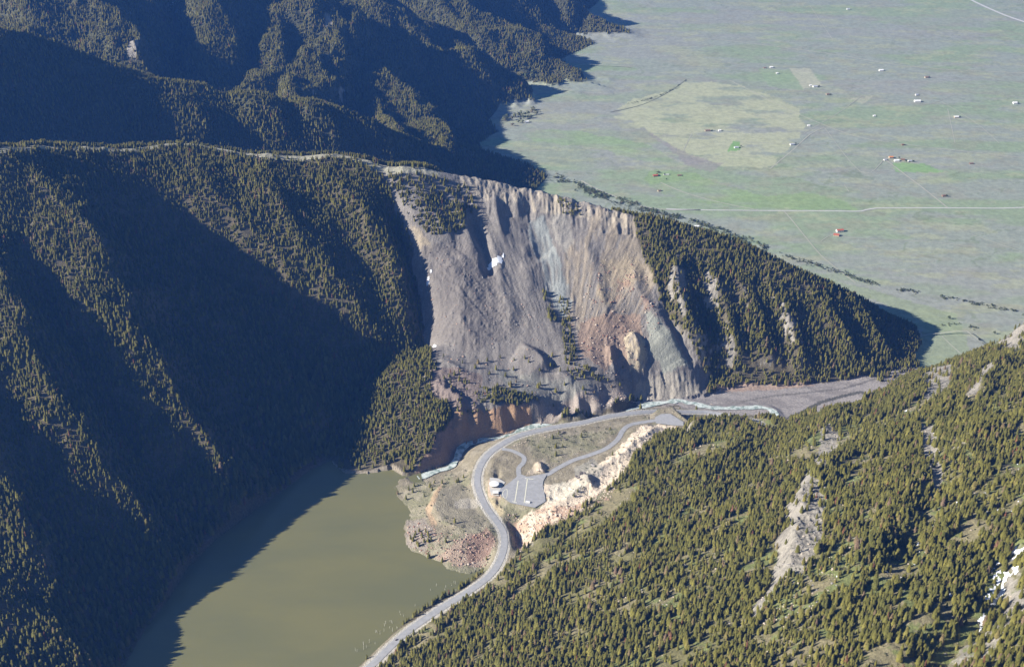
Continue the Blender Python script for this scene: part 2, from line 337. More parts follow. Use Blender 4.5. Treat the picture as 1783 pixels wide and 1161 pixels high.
def path_d(path, pad=60):
    q = path; d = np.full(VX.shape, 1e6)
    bb = (VX > q[:,0].min()-pad) & (VX < q[:,0].max()+pad) & (VY > q[:,1].min()-pad) & (VY < q[:,1].max()+pad)
    d[bb] = pdist(VX[bb], VY[bb], q[:, :2])[0]; return d

#@@PAINT
# regions -------------------------------------------------------------
valley = (pip(VX, VY, VALLEY) & (samp(G, VXc, VY) < -50)) | (VX > 1500) & (VY > 2560)
scar_px = [(655,288),(700,291),(760,299),(870,319),(970,341),(1070,367),(1106,377),(1110,420),(1130,470),(1152,520),(1180,570),(1205,610),(1225,645),(1240,668),(1225,692),(1160,697),(1105,694),(1060,708),(1020,722),(930,741),(880,755),(830,771),(803,776),(795,800),(735,826),(722,828),(760,760),(790,720),(760,700),(735,660),(755,625),(742,600),(730,540),(722,480),(712,430),(698,380),(670,310)]
scar = pmask(scar_px, 7, 30)
flat = pmask([(1105,696),(1160,697),(1225,690),(1290,672),(1400,670),(1480,660),(1560,644),(1600,640),(1560,668),(1480,703),(1370,730),(1300,728),(1240,716),(1180,708),(1110,708)], 5, 30) & ~valley
dam_px = [(722,832),(690,836),(684,846),(690,880),(720,900),(695,905),(690,940),(750,985),(815,1000),(845,985),(840,1005),(760,1055),(690,1100),(620,1165),(655,1168),(722,1105),(775,1068),(838,1026),(868,1000),(884,985),(905,960),(930,940),(975,912),(1010,890),(1050,862),(1085,828),(1100,800),(1135,765),(1165,750),(1195,746),(1262,733),(1330,730),(1365,728),(1330,722),(1240,716),(1180,708),(1110,708),(1050,722),(985,732),(930,742),(880,758),(830,772),(803,785),(795,800),(740,826)]
dam = pmask(dam_px, 4, 25)
FXY = np.array([p[:2] for p in PL((655,1170,11),(722,1105,13),(775,1068,14),(838,1026,15),(880,985,16),(915,955,12),(940,932,20),(975,912,34),(1010,890,46),(1050,862,52),(1085,830,56),(1110,795,58),(1150,765,56),(1190,748,44),(1222,736,14),(1262,733,-12),(1330,729,-24),(1362,732,-36))] + [p[:2] for p in FT[1:]])
right = pip(VX, VY, [(-420,-3000),(-400,500),(-400,900),(-300,1260)] + [tuple(p) for p in FXY] + [(9000,2400),(9000,-3000)]) & ~dam & ~valley
lakebed = pip(VX, VY, [p[:2] for p in SHORE_L[::-1]] + [p[:2] for p in PL((580,806,1),(600,823,0),(640,824,0),(682,815,1),(700,826,1),(722,830,0))] + [p[:2] for p in SH_R])
R2F = [(-3500,2450),(-1500,2650),(-1000,2900),(-700,3020),(-450,3100),(-200,3250),(60,3450)]
far = pip(VX, VY, [(-9500,2450)] + R2F + [(400,3800),(1600,9500),(-9500,9500)]) & ~valley
region = np.zeros(VX.shape, np.int8)          # 0 mountainside 1 far 2 valley 3 scar 4 gravel flat 5 dam 6 right hill 7 lake bed
region[far] = 1; region[right] = 6; region[scar] = 3; region[flat] = 4; region[dam] = 5; region[valley] = 2; region[lakebed & ~dam & ~scar] = 7

# heights with fine relief ---------------------------------------------
calm = samp(CALM, VXc, VY)
Z = samp(G, VXc, VY)
amp = np.select([region==0, region==1, region==2, region==3, region==4, region==5, region==6, region==7], [9., 11., 0.7, 7., 1.2, 3.0, 12., 0.], 0.)
lakeD = path_d(np.array([p[:2] for p in SHORE_L]), 60)
Z = np.where((region==7), np.minimum(Z, -.8), Z)
near_level = pmask([(868,830),(898,820),(952,822),(960,850),(955,885),(925,892),(880,884),(848,870),(848,832)], 0, 30) | pmask([(1130,722),(1152,716),(1170,716),(1195,735),(1195,748),(1130,742)], 0, 30)
amp = amp*(1-calm)*np.where(near_level, 0, 1)*sstep(0, 60, lakeD)
valley_d = np.zeros_like(amp)
bigN = fbm(VX, VY, 260, 5, .5, seed=2)-.5
rid = ridged(VX, VY, 150, 5, .5, seed=4)-.6
Z = Z + amp*(1.2*bigN + 1.6*rid)
small = fbm(VX, VY, 22, 4, .6, seed=11)-.5
Z = Z + small*np.select([region==3, region==5, region==6, region==0, region==4], [2.6, 3.6, 5., 3., 1.2], .3)*(1-calm)*np.where(near_level, 0, 1)

Z = Z + pmask([(1395,845),(1440,838),(1470,880),(1450,985),(1390,1010),(1350,1010),(1375,930)], 6, 20, 160)*(ridged(VX, VY, 16, 4, .6, seed=161)-.6)*7 + pmask([(1160,430),(1420,490),(1420,640),(1200,640)], 6, 20, 162)*(ridged(VX, VY, 17, 4, .65, seed=163)-.6)*12
# masks -----------------------------------------------------------------
def mixc(col, m, c):
    m = np.asarray(m, np.float32)[..., None]; return col*(1-m) + np.array(c, np.float32)*m
N1 = fbm(VX, VY, 60, 5, .6, seed=21); N2 = fbm(VX, VY, 14, 4, .6, seed=22); N3 = fbm(VX, VY, 300, 4, .5, seed=23)
C = np.zeros(VX.shape+(3,), np.float32)
C[:] = (.14,.12,.075)                                           # forest soil, dry grass
C[region==1] = (.085,.085,.045)
C[region==6] = (.185,.17,.08)
C = mixc(C, (region==6)*sstep(.52,.6,N1)*.8, (.27,.235,.14))
C = mixc(C, (region==6)*sstep(.56,.62,fbm(VX,VY,35,4,.6,seed=31)), (.19,.21,.08))
# valley: sage with green meadow streaks
vst = fbm(VX+.35*VY, VY*2.6, 330, 5, .55, seed=41)
vc = np.zeros_like(C); vc[:] = (.205,.225,.19)
vc = mixc(vc, sstep(.47,.60,vst)*.75, (.185,.235,.14)); vc = mixc(vc, sstep(.5,.75,N2)*.2, (.17,.18,.15)); cre = np.abs(fbm(VX+.35*VY, VY*1.7, 420, 4, .5, seed=46)-.5) < .006; vc = mixc(vc, cre*.5, (.13,.16,.09)); vc = mixc(vc, sstep(.5,.62,fbm(VX+.35*VY, VY*2.8, 700, 5, .6, seed=47))*.3, (.225,.21,.215)); vc = mixc(vc, sstep(.58,.66,fbm(VX+.35*VY, VY*3.2, 150, 5, .6, seed=48))*.5, (.26,.27,.17))
vc = vc*np.array([1.30,1.31,1.27], np.float32); vc = mixc(vc, sstep(.55,.7,fbm(VX,VY*2,90,4,.6,seed=43))*.35, (.27,.255,.19))
C = np.where((region==2)[...,None], vc, C)
def vpaint(px, c, a=1., jit=8, seed=0, jsc=40):
    global C
    m = pmask(px, jit, jsc, seed) & (region==2); C = mixc(C, m*a, np.array(c)*1.3); return m
VF = .35+.65*sstep(.38,.56,vst)
vpaint([(1045,200),(1100,175),(1165,160),(1200,138),(1290,150),(1340,165),(1385,190),(1405,215),(1400,235),(1370,260),(1350,290),(1290,295),(1240,285),(1180,268),(1150,240),(1120,222)], (.30,.31,.20), .8*sstep(.33,.5,fbm(VX+.35*VY, VY*2.4, 120, 5, .6, seed=44)), 22, jsc=120)
vpaint([(1375,120),(1410,119),(1432,150),(1398,155)], (.30,.30,.22), .8, 2)
vpaint([(1480,172),(1522,167),(1502,182)], (.29,.29,.21), .7, 2)
vpaint([(1275,247),(1288,247),(1290,262),(1266,264)], (.12,.24,.07), .8, 2)
vpaint([(1555,283),(1610,285),(1645,300),(1560,300)], (.16,.26,.10), .8, 3)
vpaint([(1125,312),(1140,298),(1200,300),(1240,318),(1290,330),(1330,345),(1400,335),(1450,345),(1500,364),(1420,364),(1310,364),(1210,350),(1150,335)], (.175,.245,.11), .7*VF, 20, jsc=100)
vpaint([(900,235),(960,225),(1050,235),(1120,250),(1190,285),(1170,290),(1090,270),(1000,250),(930,248)], (.18,.25,.12), .6*VF, 24, jsc=120)
vpaint([(1120,225),(1180,270),(1200,290),(1240,300),(1260,285),(1200,270)], (.20,.18,.17), .6, 8)
vpaint([(1320,120),(1375,122),(1400,157),(1340,152)], (.19,.25,.14), .6, 3)
vpaint([(1370,460),(1480,495),(1660,545),(1783,590),(1783,625),(1740,610),(1560,640),(1600,600),(1610,560)], (.19,.23,.13), .6, 10)
# scar colours: streaks fan out from a point below the bowl
fc = hit(985, 672); ang = np.arctan2(VX-fc[0], VY-fc[1]); rad = np.hypot(VX-fc[0], VY-fc[1])
stk = fbm(ang*240+.06*rad*N1, rad*.10, 7, 4, .6, seed=51); stk2 = fbm(ang*900, rad*.16, 8, 4, .65, seed=52)
rill = fbm(VX, VY*.12, 9, 4, .6, seed=53); wf = sstep(30, 150, VY-fc[1]); stk = stk*wf + fbm(VX, VY*.1, 22, 4, .6, seed=58)*(1-wf); stk2 = stk2*wf + rill*(1-wf)
sc = np.zeros_like(C); sc[:] = (.232,.212,.192)
sc = mixc(sc, sstep(.45,.62,stk)*.5, (.27,.245,.215)); sc = mixc(sc, sstep(.45,.6,stk2)*.5, (.16,.145,.13))
def spaint(px, c, a=1., jit=6, seed=0, tex=None, jsc=30):
    global sc
    m = pmask(px, jit, jsc, seed).astype(np.float32)*a
    if tex is not None: m = m*tex
    sc = mixc(sc, m, c); return m
spaint([(985,440),(1010,400),(1045,362),(1117,380),(1125,430),(1140,480),(1130,540),(1110,560),(1060,560),(1020,600),(990,560),(980,500)], (.31,.26,.195), .85, 10, 1, sstep(.3,.55,stk))
spaint([(1050,450),(1100,440),(1140,480),(1130,520),(1080,540),(1040,520)], (.35,.285,.19), .7, 12, 2, sstep(.4,.6,N1))
spaint([(1005,560),(1060,540),(1110,550),(1120,600),(1100,650),(1050,650),(1010,620)], (.32,.23,.17), .85, 14, 3)
spaint([(1070,480),(1120,500),(1140,560),(1110,580),(1070,560)], (.34,.22,.155), .7, 12, 4, sstep(.4,.55,N1))
spaint([(1120,540),(1150,560),(1185,610),(1200,640),(1160,650),(1130,610)], (.30,.31,.26), .8, 6, 5)
spaint([(915,385),(950,380),(965,430),(985,480),(1000,530),(985,560),(950,510),(930,440)], (.29,.31,.295), .85, 8, 6, sstep(.25,.55,stk))
spaint([(955,360),(985,370),(1000,420),(990,450),(965,420)], (.33,.31,.27), .6, 8, 7)
spaint([(1085,590),(1100,575),(1125,590),(1130,620),(1118,645),(1095,640)], (.50,.42,.29), .95, 4, 8); spaint([(1092,580),(1125,580),(1125,640),(1095,640)], (.27,.24,.21), .8, 4, 28, sstep(.5,.58,fbm(VX, VY*.4, 9, 4, .6, seed=29)))
spaint([(1110,664),(1160,648),(1205,662),(1222,688),(1160,697),(1105,690)], (.34,.31,.26), .9, 3, 9)
spaint([(770,720),(920,700),(930,740),(830,770),(800,780)], (.40,.255,.15), .9, 4, 10)
spaint([(925,700),(1090,672),(1105,692),(1020,724),(935,740)], (.33,.28,.24), .8, 4, 11)
spaint([(722,828),(740,780),(770,730),(800,760),(795,800)], (.30,.20,.14), .9, 3, 12)
spaint([(690,450),(708,440),(716,500),(722,520),(700,520)], (.42,.33,.22), .8, 4, 13)
spaint([(715,395),(735,400),(755,430),(740,450)], (.40,.33,.23), .7, 4, 14)
spaint([(735,430),(800,420),(850,470),(885,540),(880,590),(820,610),(750,600),(735,520)], (.185,.166,.15), .8, 8, 15)
spaint([(735,640),(840,650),(830,715),(790,715),(745,690)], (.22,.17,.145), .8, 8, 16)
spaint([(860,640),(960,660),(1040,670),(1000,690),(900,690)], (.25,.245,.215), .8, 8, 17)
topband = pmask([(790,304),(870,318),(970,341),(1070,366),(1118,380),(1118,400),(1060,392),(1000,375),(970,372),(900,356),(850,350),(800,330)], 6, 20, 18)
sc = mixc(sc, topband*sstep(.35,.6,stk2)*.8, (.44,.38,.29))
slope0 = np.hypot(np.gradient(samp(G, VXc, VY), axis=1)/np.maximum(np.gradient(RR, axis=1), .1), 0)
tb2 = pmask([(790,300),(870,312),(970,335),(1070,360),(1122,372),(1124,415),(1060,410),(1000,392),(970,388),(900,376),(850,372),(800,345)], 6, 20, 19) | pmask([(1105,645),(1215,645),(1225,690),(1160,699),(1105,694)], 3, 20, 20)
Z = Z + (region==3)*(1-wf)*(rill-.5)*4*(slope0 > .6) + (region==3)*pmask([(1050,585),(1130,570),(1140,650),(1060,650)], 4, 20, 25)*(ridged(VX, VY*.6, 17, 4, .6, seed=59)-.6)*7
Z = Z + (region==3)*((stk-.5)*3.6*sstep(60,260,rad) + (stk2-.5)*2.6*sstep(60,200,rad) + np.where(rad<230, (rill-.5)*5, 0)*pmask([(1105,645),(1215,645),(1225,690),(1160,699),(1105,694)], 3, 20, 21)) + (region==3)*tb2*(ridged(VX, VY*.35, 20, 3, .6, seed=54)-.6)*9*(rad>230)
Z = Z + (region==3)*pmask([(735,430),(800,420),(850,470),(885,540),(880,590),(820,610),(750,600),(735,520)], 8, 30, 22)*(ridged(VX, VY, 13, 3, .6, seed=55)-.6)*4 + (region==3)*pmask([(740,655),(800,650),(830,715),(790,715),(745,690)], 8, 30, 23)*(ridged(VX, VY, 15, 3, .6, seed=56)-.6)*8
Z = Z + (region==3)*pmask([(780,712),(1095,668),(1105,692),(930,745),(800,785)], 4, 30, 24)*(ridged(VX, VY*.25, 26, 3, .6, seed=57)-.6)*8
sc = sc*(0.86+.3*N2[...,None])
C = np.where((region==3)[...,None], sc, C)
# gravel flat, dam and debris
gc = np.zeros_like(C); gc[:] = (.35,.32,.30); gc = mixc(gc, sstep(.5,.62,fbm(VX*.5+VY*.3, VY*1.6, 30, 4, .6, seed=61))*.5, (.20,.18,.165))
gc = mixc(gc, (path_d(np.array([hit(*p_) for p_ in [(1372,728),(1400,716),(1430,700),(1465,690),(1500,682),(1550,672)]])) < 5), (.12,.115,.10)); gc = mixc(gc, (path_d(np.array([hit(*p_) for p_ in [(1290,700),(1340,690),(1400,684),(1470,676),(1540,655)]])) < 3)*.7, (.15,.14,.125))
C = np.where((region==4)[...,None], gc, C)
m = pmask([(1225,672),(1280,662),(1330,672),(1400,664),(1420,672),(1330,680),(1240,682)], 4, 12, 63) & ((region==4)|(region==0)); C = mixc(C, m*.8, (.40,.29,.22))
dc = np.zeros_like(C); dc[:] = (.27,.235,.165); dc = mixc(dc, sstep(.5,.62,N1)*.6, (.225,.225,.13)); dc = mixc(dc, sstep(.5,.62,N2)*.5, (.34,.30,.23))
def dpaint(px, c, a=1., jit=4, seed=0, tex=None):
    global dc
    m = pmask(px, jit, 16, seed).astype(np.float32)*a
    if tex is not None: m = m*tex
    dc = mixc(dc, m, c); return m
dpaint([(945,840),(965,845),(1000,830),(1040,810),(1075,785),(1095,760),(1115,742),(1150,738),(1180,742),(1165,752),(1130,768),(1100,800),(1080,830),(1030,870),(990,890),(950,920),(915,950),(900,930),(905,905),(930,890),(952,878)], (.66,.555,.43), .95, 5, 1)
palem = (dc[...,0] > .5)*(region==5)
Z = Z + palem*(ridged(VX, VY, 15, 4, .6, seed=163)-.55)*4.5
dpaint([(955,845),(1000,835),(1020,850),(990,870),(955,875)], (.58,.54,.44), .7, 5, 2)
dpaint([(1000,815),(1035,800),(1050,815),(1035,845),(1010,845)], (.34,.32,.27), .8, 4, 3)
dpaint([(880,895),(930,888),(1000,880),(1040,862),(1010,890),(975,912),(935,935),(905,955),(890,930)], (.44,.30,.21), .8, 4, 4, sstep(.42,.55,N2))
dpaint([(758,972),(790,950),(820,930),(850,925),(862,945),(850,975),(830,985),(800,988)], (.38,.285,.22), .8, 4, 5)
dpaint([(812,940),(850,920),(862,935),(855,960),(820,982),(812,965)], (.28,.18,.14), .7, 4, 6)
dpaint([(742,885),(760,850),(772,838),(764,860),(752,890),(762,915),(750,912)], (.40,.29,.19), .8, 3, 7)
dpaint([(710,905),(740,900),(760,930),(740,960),(705,950)], (.30,.26,.22), .8, 4, 8)
dpaint([(768,852),(800,846),(826,852),(832,880),(848,905),(832,922),(800,920),(770,903),(758,880)], (.25,.225,.165), .9, 3, 9)
dpaint([(790,872),(815,868),(840,872),(830,884),(795,884)], (.36,.33,.28), .7, 3, 10)
dpaint([(850,835),(872,833),(876,850),(872,868),(850,866)], (.42,.32,.24), .9, 1, 11)
dpaint([(848,866),(862,870),(880,890),(872,900),(852,880)], (.42,.35,.22), .8, 2, 12)
dpaint([(915,828),(930,808),(945,800),(955,812),(950,822)], (.50,.42,.32), .7, 2, 13)
dpaint([(920,775),(990,760),(1050,750),(1060,765),(1000,790),(930,800)], (.25,.235,.15), .5, 5, 14)
dpaint([(1080,700),(1180,698),(1260,712),(1180,712),(1110,712),(1060,718)], (.38,.33,.28), .7, 3, 15)
dc = dc*(0.82+.36*N2[...,None])
C = np.where((region==5)[...,None], dc, C)
C[region==7] = (.12,.115,.08)
C = mixc(C, (region==0)*pmask([(560,790),(500,835),(430,885),(360,940),(300,1010),(230,1130),(215,1161),(240,1161),(280,1080),(330,1000),(400,930),(480,875),(560,812)], 4, 20)*.8, (.16,.12,.09))
m = pmask([(578,800),(600,818),(640,820),(682,812),(705,822),(700,838),(640,835),(600,832),(575,812)], 2, 20); C = mixc(C, (m & (region!=5))*.9, (.30,.26,.20))
# rock by steepness
gxr = np.gradient(Z, axis=0); gyr = np.gradient(Z, axis=1)
slope = np.hypot(gxr/(np.gradient(VX, axis=0)**2+np.gradient(VY, axis=0)**2)**.5, gyr/np.maximum(np.gradient(RR, axis=1), .1))
rock = np.clip(sstep(.95,1.3,slope)*(region==6) + sstep(1.5,1.9,slope)*(region==0)*(VX > 250), 0, 1)
def rockpoly(px, seed, jit=6): return pmask(px, jit, 16, seed)
RK = [[(1392,845),(1425,840),(1438,880),(1432,930),(1418,975),(1390,1008),(1360,1000),(1373,940),(1386,900)],[(1430,740),(1465,755),(1450,790),(1435,815),(1420,820),(1428,780)],
 [(1742,612),(1752,588),(1783,558),(1783,590),(1770,612)],[(1682,690),(1695,660),(1712,650),(1700,692)],[(1598,740),(1625,745),(1632,800),(1640,840),(1625,870),(1605,800)],[(1600,650),(1660,640),(1650,680),(1610,700)]]
rkm = np.zeros(VX.shape, bool); rkn = fbm(VX, VY, 16, 4, .65, seed=79) > .50
for i, p_ in enumerate(RK): rkm |= rockpoly(p_, 70+i)
RL = [[(1170,470),(1180,440),(1190,470),(1200,520),(1195,560),(1175,530),(1160,520)],[(1190,435),(1184,445),(1176,455),(1172,450)],[(1215,500),(1235,470),(1250,510),(1250,540),(1230,540)],[(1205,560),(1225,570),(1232,620),(1212,610)],
 [(1245,560),(1260,580),(1268,620),(1250,620)],[(1338,500),(1355,502),(1372,545),(1385,560),(1380,602),(1372,580),(1350,550)],[(1290,480),(1300,520),(1308,560),(1292,540)],[(1265,590),(1282,590),(1275,640),(1262,640)]]
for i, p_ in enumerate(RL): rkm |= rockpoly(p_, 80+i, 4) & rkn
FR = [[(220,90),(232,70),(242,78),(238,105),(225,110)],[(565,25),(575,22),(580,45),(568,48)],[(540,150),(548,150),(545,168)],[(588,150),(598,150),(596,180),(590,175)]]
for i, p_ in enumerate(FR): rkm |= rockpoly(p_, 90+i, 5)
rock = np.maximum(rock, rkm*.95)
C = mixc(C, rock*(region!=3), (.36,.33,.28)); C = C*(1-.25*(rock*sstep(.45,.65,N2))[...,None])
# forest density ----------------------------------------------------------
F = np.zeros(VX.shape, np.float32)
F[(region==0)|(region==1)] = 1.0
F[region==6] = .8
F *= (1 - rock*.93)
F = np.where(region==6, F*np.clip(.35+1.4*sstep(.36,.56,fbm(VX*.71-VY*.71, (VX*.7+VY*.71)*.33, 42, 5, .6, seed=101)) - .55*sstep(.52,.62,N1), .05, 1.35), F)
lo = pmask([(850,1000),(930,960),(1100,960),(1250,1000),(1180,1100),(1100,1161),(900,1161),(960,1080)], 20, 60, 102); F = np.where(lo & (region==6), F*.6, F)
gulD = pmask([(1783,940),(1730,990),(1690,1060),(1630,1161),(1680,1161),(1720,1080),(1783,1020)], 6, 25, 103); F = np.where(gulD, F*.15, F)
for q_, jit in (([(896,975),(930,945),(960,930),(985,925),(960,955),(910,990)], 3),): F = np.where(pmask(q_, jit, 20, 104) & (region==6), F*.1, F)
F = np.where(pmask([(560,790),(500,835),(430,885),(360,940),(300,1010),(230,1130),(180,1161),(240,1161),(280,1080),(330,1000),(400,930),(480,875),(578,800)], 3, 20)|((Z<4)&(VX<-150)&(VY<2200)), F*.2, F)
F = np.where(pmask([(598,815),(640,812),(690,800),(722,824),(700,840),(600,835),(575,815)], 2, 20, 105), F*.2, F)
crestm = path_d(np.array(CREST[:12])[:, :2], 60) < 12 + 8*(N1-.5); F = np.where(crestm, F*.08, F); C = mixc(C, crestm*.9, (.40,.38,.28))
F = np.where((region==0) & pmask([(1140,470),(1200,470),(1300,480),(1400,500),(1420,560),(1380,660),(1240,660),(1190,600)], 10, 40, 106), F*np.clip(.35+sstep(.4,.6,N1), 0, 1), F)
SC = [([(672,300),(700,305),(760,320),(775,350),(815,370),(810,400),(770,410),(745,405),(715,385),(700,350)], 1.0), ([(700,300),(760,312),(820,330),(830,370),(800,360),(750,340)], .35), ([(965,345),(1015,360),(1018,375),(985,378),(968,360)], .5),
 ([(645,640),(690,620),(745,610),(765,640),(745,665),(760,700),(795,720),(770,740),(755,780),(735,820),(722,828),(690,800)], .9), ([(840,672),(900,680),(945,700),(905,702),(850,712),(828,700)], .8), ([(965,640),(1010,650),(1080,672),(1060,680),(1000,665)], .25),
 ([(943,500),(950,505),(968,560),(960,560)], .5), ([(975,515),(990,530),(1000,600),(1010,640),(985,640),(982,590)], .7), ([(1000,635),(1060,660),(1085,672),(1040,668),(990,650)], .4), ([(930,690),(1000,690),(1040,682),(1040,690),(960,700)], .3), ([(780,700),(840,715),(860,712),(800,725)], .3), ([(695,430),(712,470),(712,520),(700,510)], .4)]
for i, (q_, a_) in enumerate(SC): F = np.where(pmask(q_, 5, 25, 110+i) & (region==3), a_, F)
F = np.where((region==3) & (F < .05) & pmask([(760,620),(1100,640),(1090,680),(800,715),(740,690)], 6, 20, 130), .035, F)
F = np.where((region==5), .02*sstep(.5,.6,N1), F)
F = np.where(pmask([(708,925),(750,925),(755,945),(725,955),(708,940)], 3, 20, 131), .35, F); F = np.where(pmask([(700,840),(745,835),(765,845),(735,868),(712,858)], 3, 20, 132), .10, F)
F = np.where((region==4) & pmask([(1480,640),(1600,640),(1600,665),(1540,668)], 4, 20, 133), .3, F)
F = np.where((region==2), 0, F)
F = np.where((region==2) & pmask([(1590,625),(1740,610),(1783,612),(1783,630),(1600,650)], 3, 20, 134), .55, F)
F = np.where((region==1)&(Z<-20), F*.5, F)
rdD = path_d(ROAD); F = np.where(rdD < 14, 0, F); F = np.where(calm > .3, 0, F); F = np.where(near_level, 0, F)
C = mixc(C, (rdD < 11)*(region!=2), (.50,.47,.41))
parkP = [(870,852),(884,843),(898,832),(906,826),(917,830),(940,829),(952,827),(946,838),(945,846),(949,864),(950,873),(931,885),(889,877),(872,864)]

# ------------------------------------------------------------------ materials
def mat(name):
    m = bpy.data.materials.new(name); m.use_nodes = True; n = m.node_tree.nodes; b = n['Principled BSDF']; return m, m.node_tree, b
def N(nt, t, **kw):
    n = nt.nodes.new(t)
    for k, v in kw.items():
        if hasattr(n, k): setattr(n, k, v)
    return n
def simple(name, col, rough=.9, noise=0., scale=1., metal=0., bump=0.):
    m, t, b = mat(name); b.inputs['Base Color'].default_value = (*col, 1); b.inputs['Roughness'].default_value = rough; b.inputs['Metallic'].default_value = metal
    if 'Specular IOR Level' in b.inputs: b.inputs['Specular IOR Level'].default_value = .2
    if noise:
        g = N(t, 'ShaderNodeNewGeometry'); nz = N(t, 'ShaderNodeTexNoise'); nz.inputs['Scale'].default_value = scale; nz.inputs['Detail'].default_value = 5
        cr = N(t, 'ShaderNodeMapRange'); cr.inputs['From Min'].default_value = .25; cr.inputs['From Max'].default_value = .75; cr.inputs['To Min'].default_value = 1-noise; cr.inputs['To Max'].default_value = 1+noise
        mu = N(t, 'ShaderNodeVectorMath', operation='SCALE'); mu.inputs[0].default_value = col
        t.links.new(g.outputs['Position'], nz.inputs['Vector']); t.links.new(nz.outputs['Fac'], cr.inputs['Value']); t.links.new(cr.outputs[0], mu.inputs['Scale']); t.links.new(mu.outputs[0], b.inputs['Base Color'])
        if bump:
            bp = N(t, 'ShaderNodeBump'); bp.inputs['Distance'].default_value = bump; t.links.new(nz.outputs['Fac'], bp.inputs['Height']); t.links.new(bp.outputs[0], b.inputs['Normal'])
    return m
def ground_mat(name, bump, s1=.25, s2=1.1, contrast=.35):
    m, t, b = mat(name); b.inputs['Roughness'].default_value = .95
    if 'Specular IOR Level' in b.inputs: b.inputs['Specular IOR Level'].default_value = .1
    a = N(t, 'ShaderNodeAttribute'); a.attribute_name = 'tint'; g = N(t, 'ShaderNodeNewGeometry')
    n1 = N(t, 'ShaderNodeTexNoise'); n1.inputs['Scale'].default_value = s1; n1.inputs['Detail'].default_value = 6; n1.inputs['Roughness'].default_value = .7
    vo = N(t, 'ShaderNodeTexVoronoi'); vo.inputs['Scale'].default_value = s2
    t.links.new(g.outputs['Position'], n1.inputs['Vector']); t.links.new(g.outputs['Position'], vo.inputs['Vector'])
    mr = N(t, 'ShaderNodeMapRange'); mr.inputs['From Min'].default_value = .3; mr.inputs['From Max'].default_value = .7; mr.inputs['To Min'].default_value = 1-contrast; mr.inputs['To Max'].default_value = 1+contrast
    t.links.new(n1.outputs['Fac'], mr.inputs['Value'])
    sm = N(t, 'ShaderNodeVectorMath', operation='SCALE'); t.links.new(a.outputs['Color'], sm.inputs[0]); t.links.new(mr.outputs[0], sm.inputs['Scale']); t.links.new(sm.outputs[0], b.inputs['Base Color'])
    ad = N(t, 'ShaderNodeMath', operation='MULTIPLY_ADD'); t.links.new(vo.outputs['Distance'], ad.inputs[0]); ad.inputs[1].default_value = .4; t.links.new(n1.outputs['Fac'], ad.inputs[2])
    bp = N(t, 'ShaderNodeBump'); bp.inputs['Distance'].default_value = bump; bp.inputs['Strength'].default_value = 1; t.links.new(ad.outputs[0], bp.inputs['Height']); t.links.new(bp.outputs[0], b.inputs['Normal'])
    return m
GM = {0: ground_mat('mountain_soil', 2.), 1: ground_mat('far_soil', 3., .08, .3), 2: ground_mat('sage_meadow', .7, .06, .3, .2), 3: ground_mat('scree', 1.4, .3, .6, .25), 4: ground_mat('gravel', 1.5), 5: ground_mat('debris_soil', 1.8, .3, .5, .25), 6: ground_mat('hillside_soil', 2.2), 7: ground_mat('lake_mud', .5)}
def tag(o, label=None, cat=None, group=None, kind=None):
    for k, v in (('label', label), ('category', cat), ('group', group), ('kind', kind)):
        if v: o[k] = v
    return o
# build ground objects from the fan, one per kind of land
nT, nR = VX.shape
d1 = np.stack([np.gradient(VX, axis=0), np.gradient(VY, axis=0), np.gradient(Z, axis=0)], -1); d2 = np.stack([np.gradient(VX, axis=1), np.gradient(VY, axis=1), np.gradient(Z, axis=1)], -1)
NRM = np.cross(d1, d2); NRM /= np.linalg.norm(NRM, axis=-1, keepdims=True); NRM = np.where(NRM[..., 2:3] < 0, -NRM, NRM).astype(np.float32)
PV = np.stack([VX, VY, Z], -1).astype(np.float32).reshape(-1, 3); CV = C.reshape(-1, 3); NV = NRM.reshape(-1, 3)
fr = region[:-1, :-1]
names = {0:'mountainside', 1:'far_mountains', 2:'valley_floor', 3:'landslide_scar', 4:'gravel_flat', 5:'landslide_dam', 6:'hillside', 7:'lake_bed'}
lab = {0:'dark forested mountainside above the left shore of the lake',1:'distant blue forested mountain range at the top left',2:'broad flat sage and meadow valley floor beyond the mountains',3:'bare grey and tan landslide scar on the mountain',
 4:'pale gravel flat beside the river at the canyon mouth',5:'pale rocky debris of the landslide dam between lake and river',6:'sunlit rocky hillside in the right foreground',7:'muddy bed of the lake under the water'}
II, JJ = np.meshgrid(np.arange(nT-1), np.arange(nR-1), indexing='ij')
quad = np.stack([II*nR+JJ, (II+1)*nR+JJ, (II+1)*nR+JJ+1, II*nR+JJ+1], -1)
for k in range(8):
    q = quad[fr == k]
    used, inv = np.unique(q, return_inverse=True); inv = inv.reshape(-1).astype(np.int32)
    me = bpy.data.meshes.new(names[k]); me.vertices.add(len(used)); me.vertices.foreach_set('co', PV[used].ravel())
    me.loops.add(len(inv)); me.loops.foreach_set('vertex_index', inv); nf = len(q)
    me.polygons.add(nf); me.polygons.foreach_set('loop_start', np.arange(nf, dtype=np.int32)*4); me.polygons.foreach_set('use_smooth', np.ones(nf, bool))
    ca = me.attributes.new('tint', 'FLOAT_COLOR', 'POINT'); cc = np.ones((len(used), 4), np.float32); cc[:, :3] = CV[used]; ca.data.foreach_set('color', cc.ravel())
    me.update(calc_edges=True); me.normals_split_custom_set_from_vertices(NV[used])
    me.materials.append(GM[k]); ob = bpy.data.objects.new(names[k], me); COL.objects.link(ob); tag(ob, lab[k], None, None, 'structure')

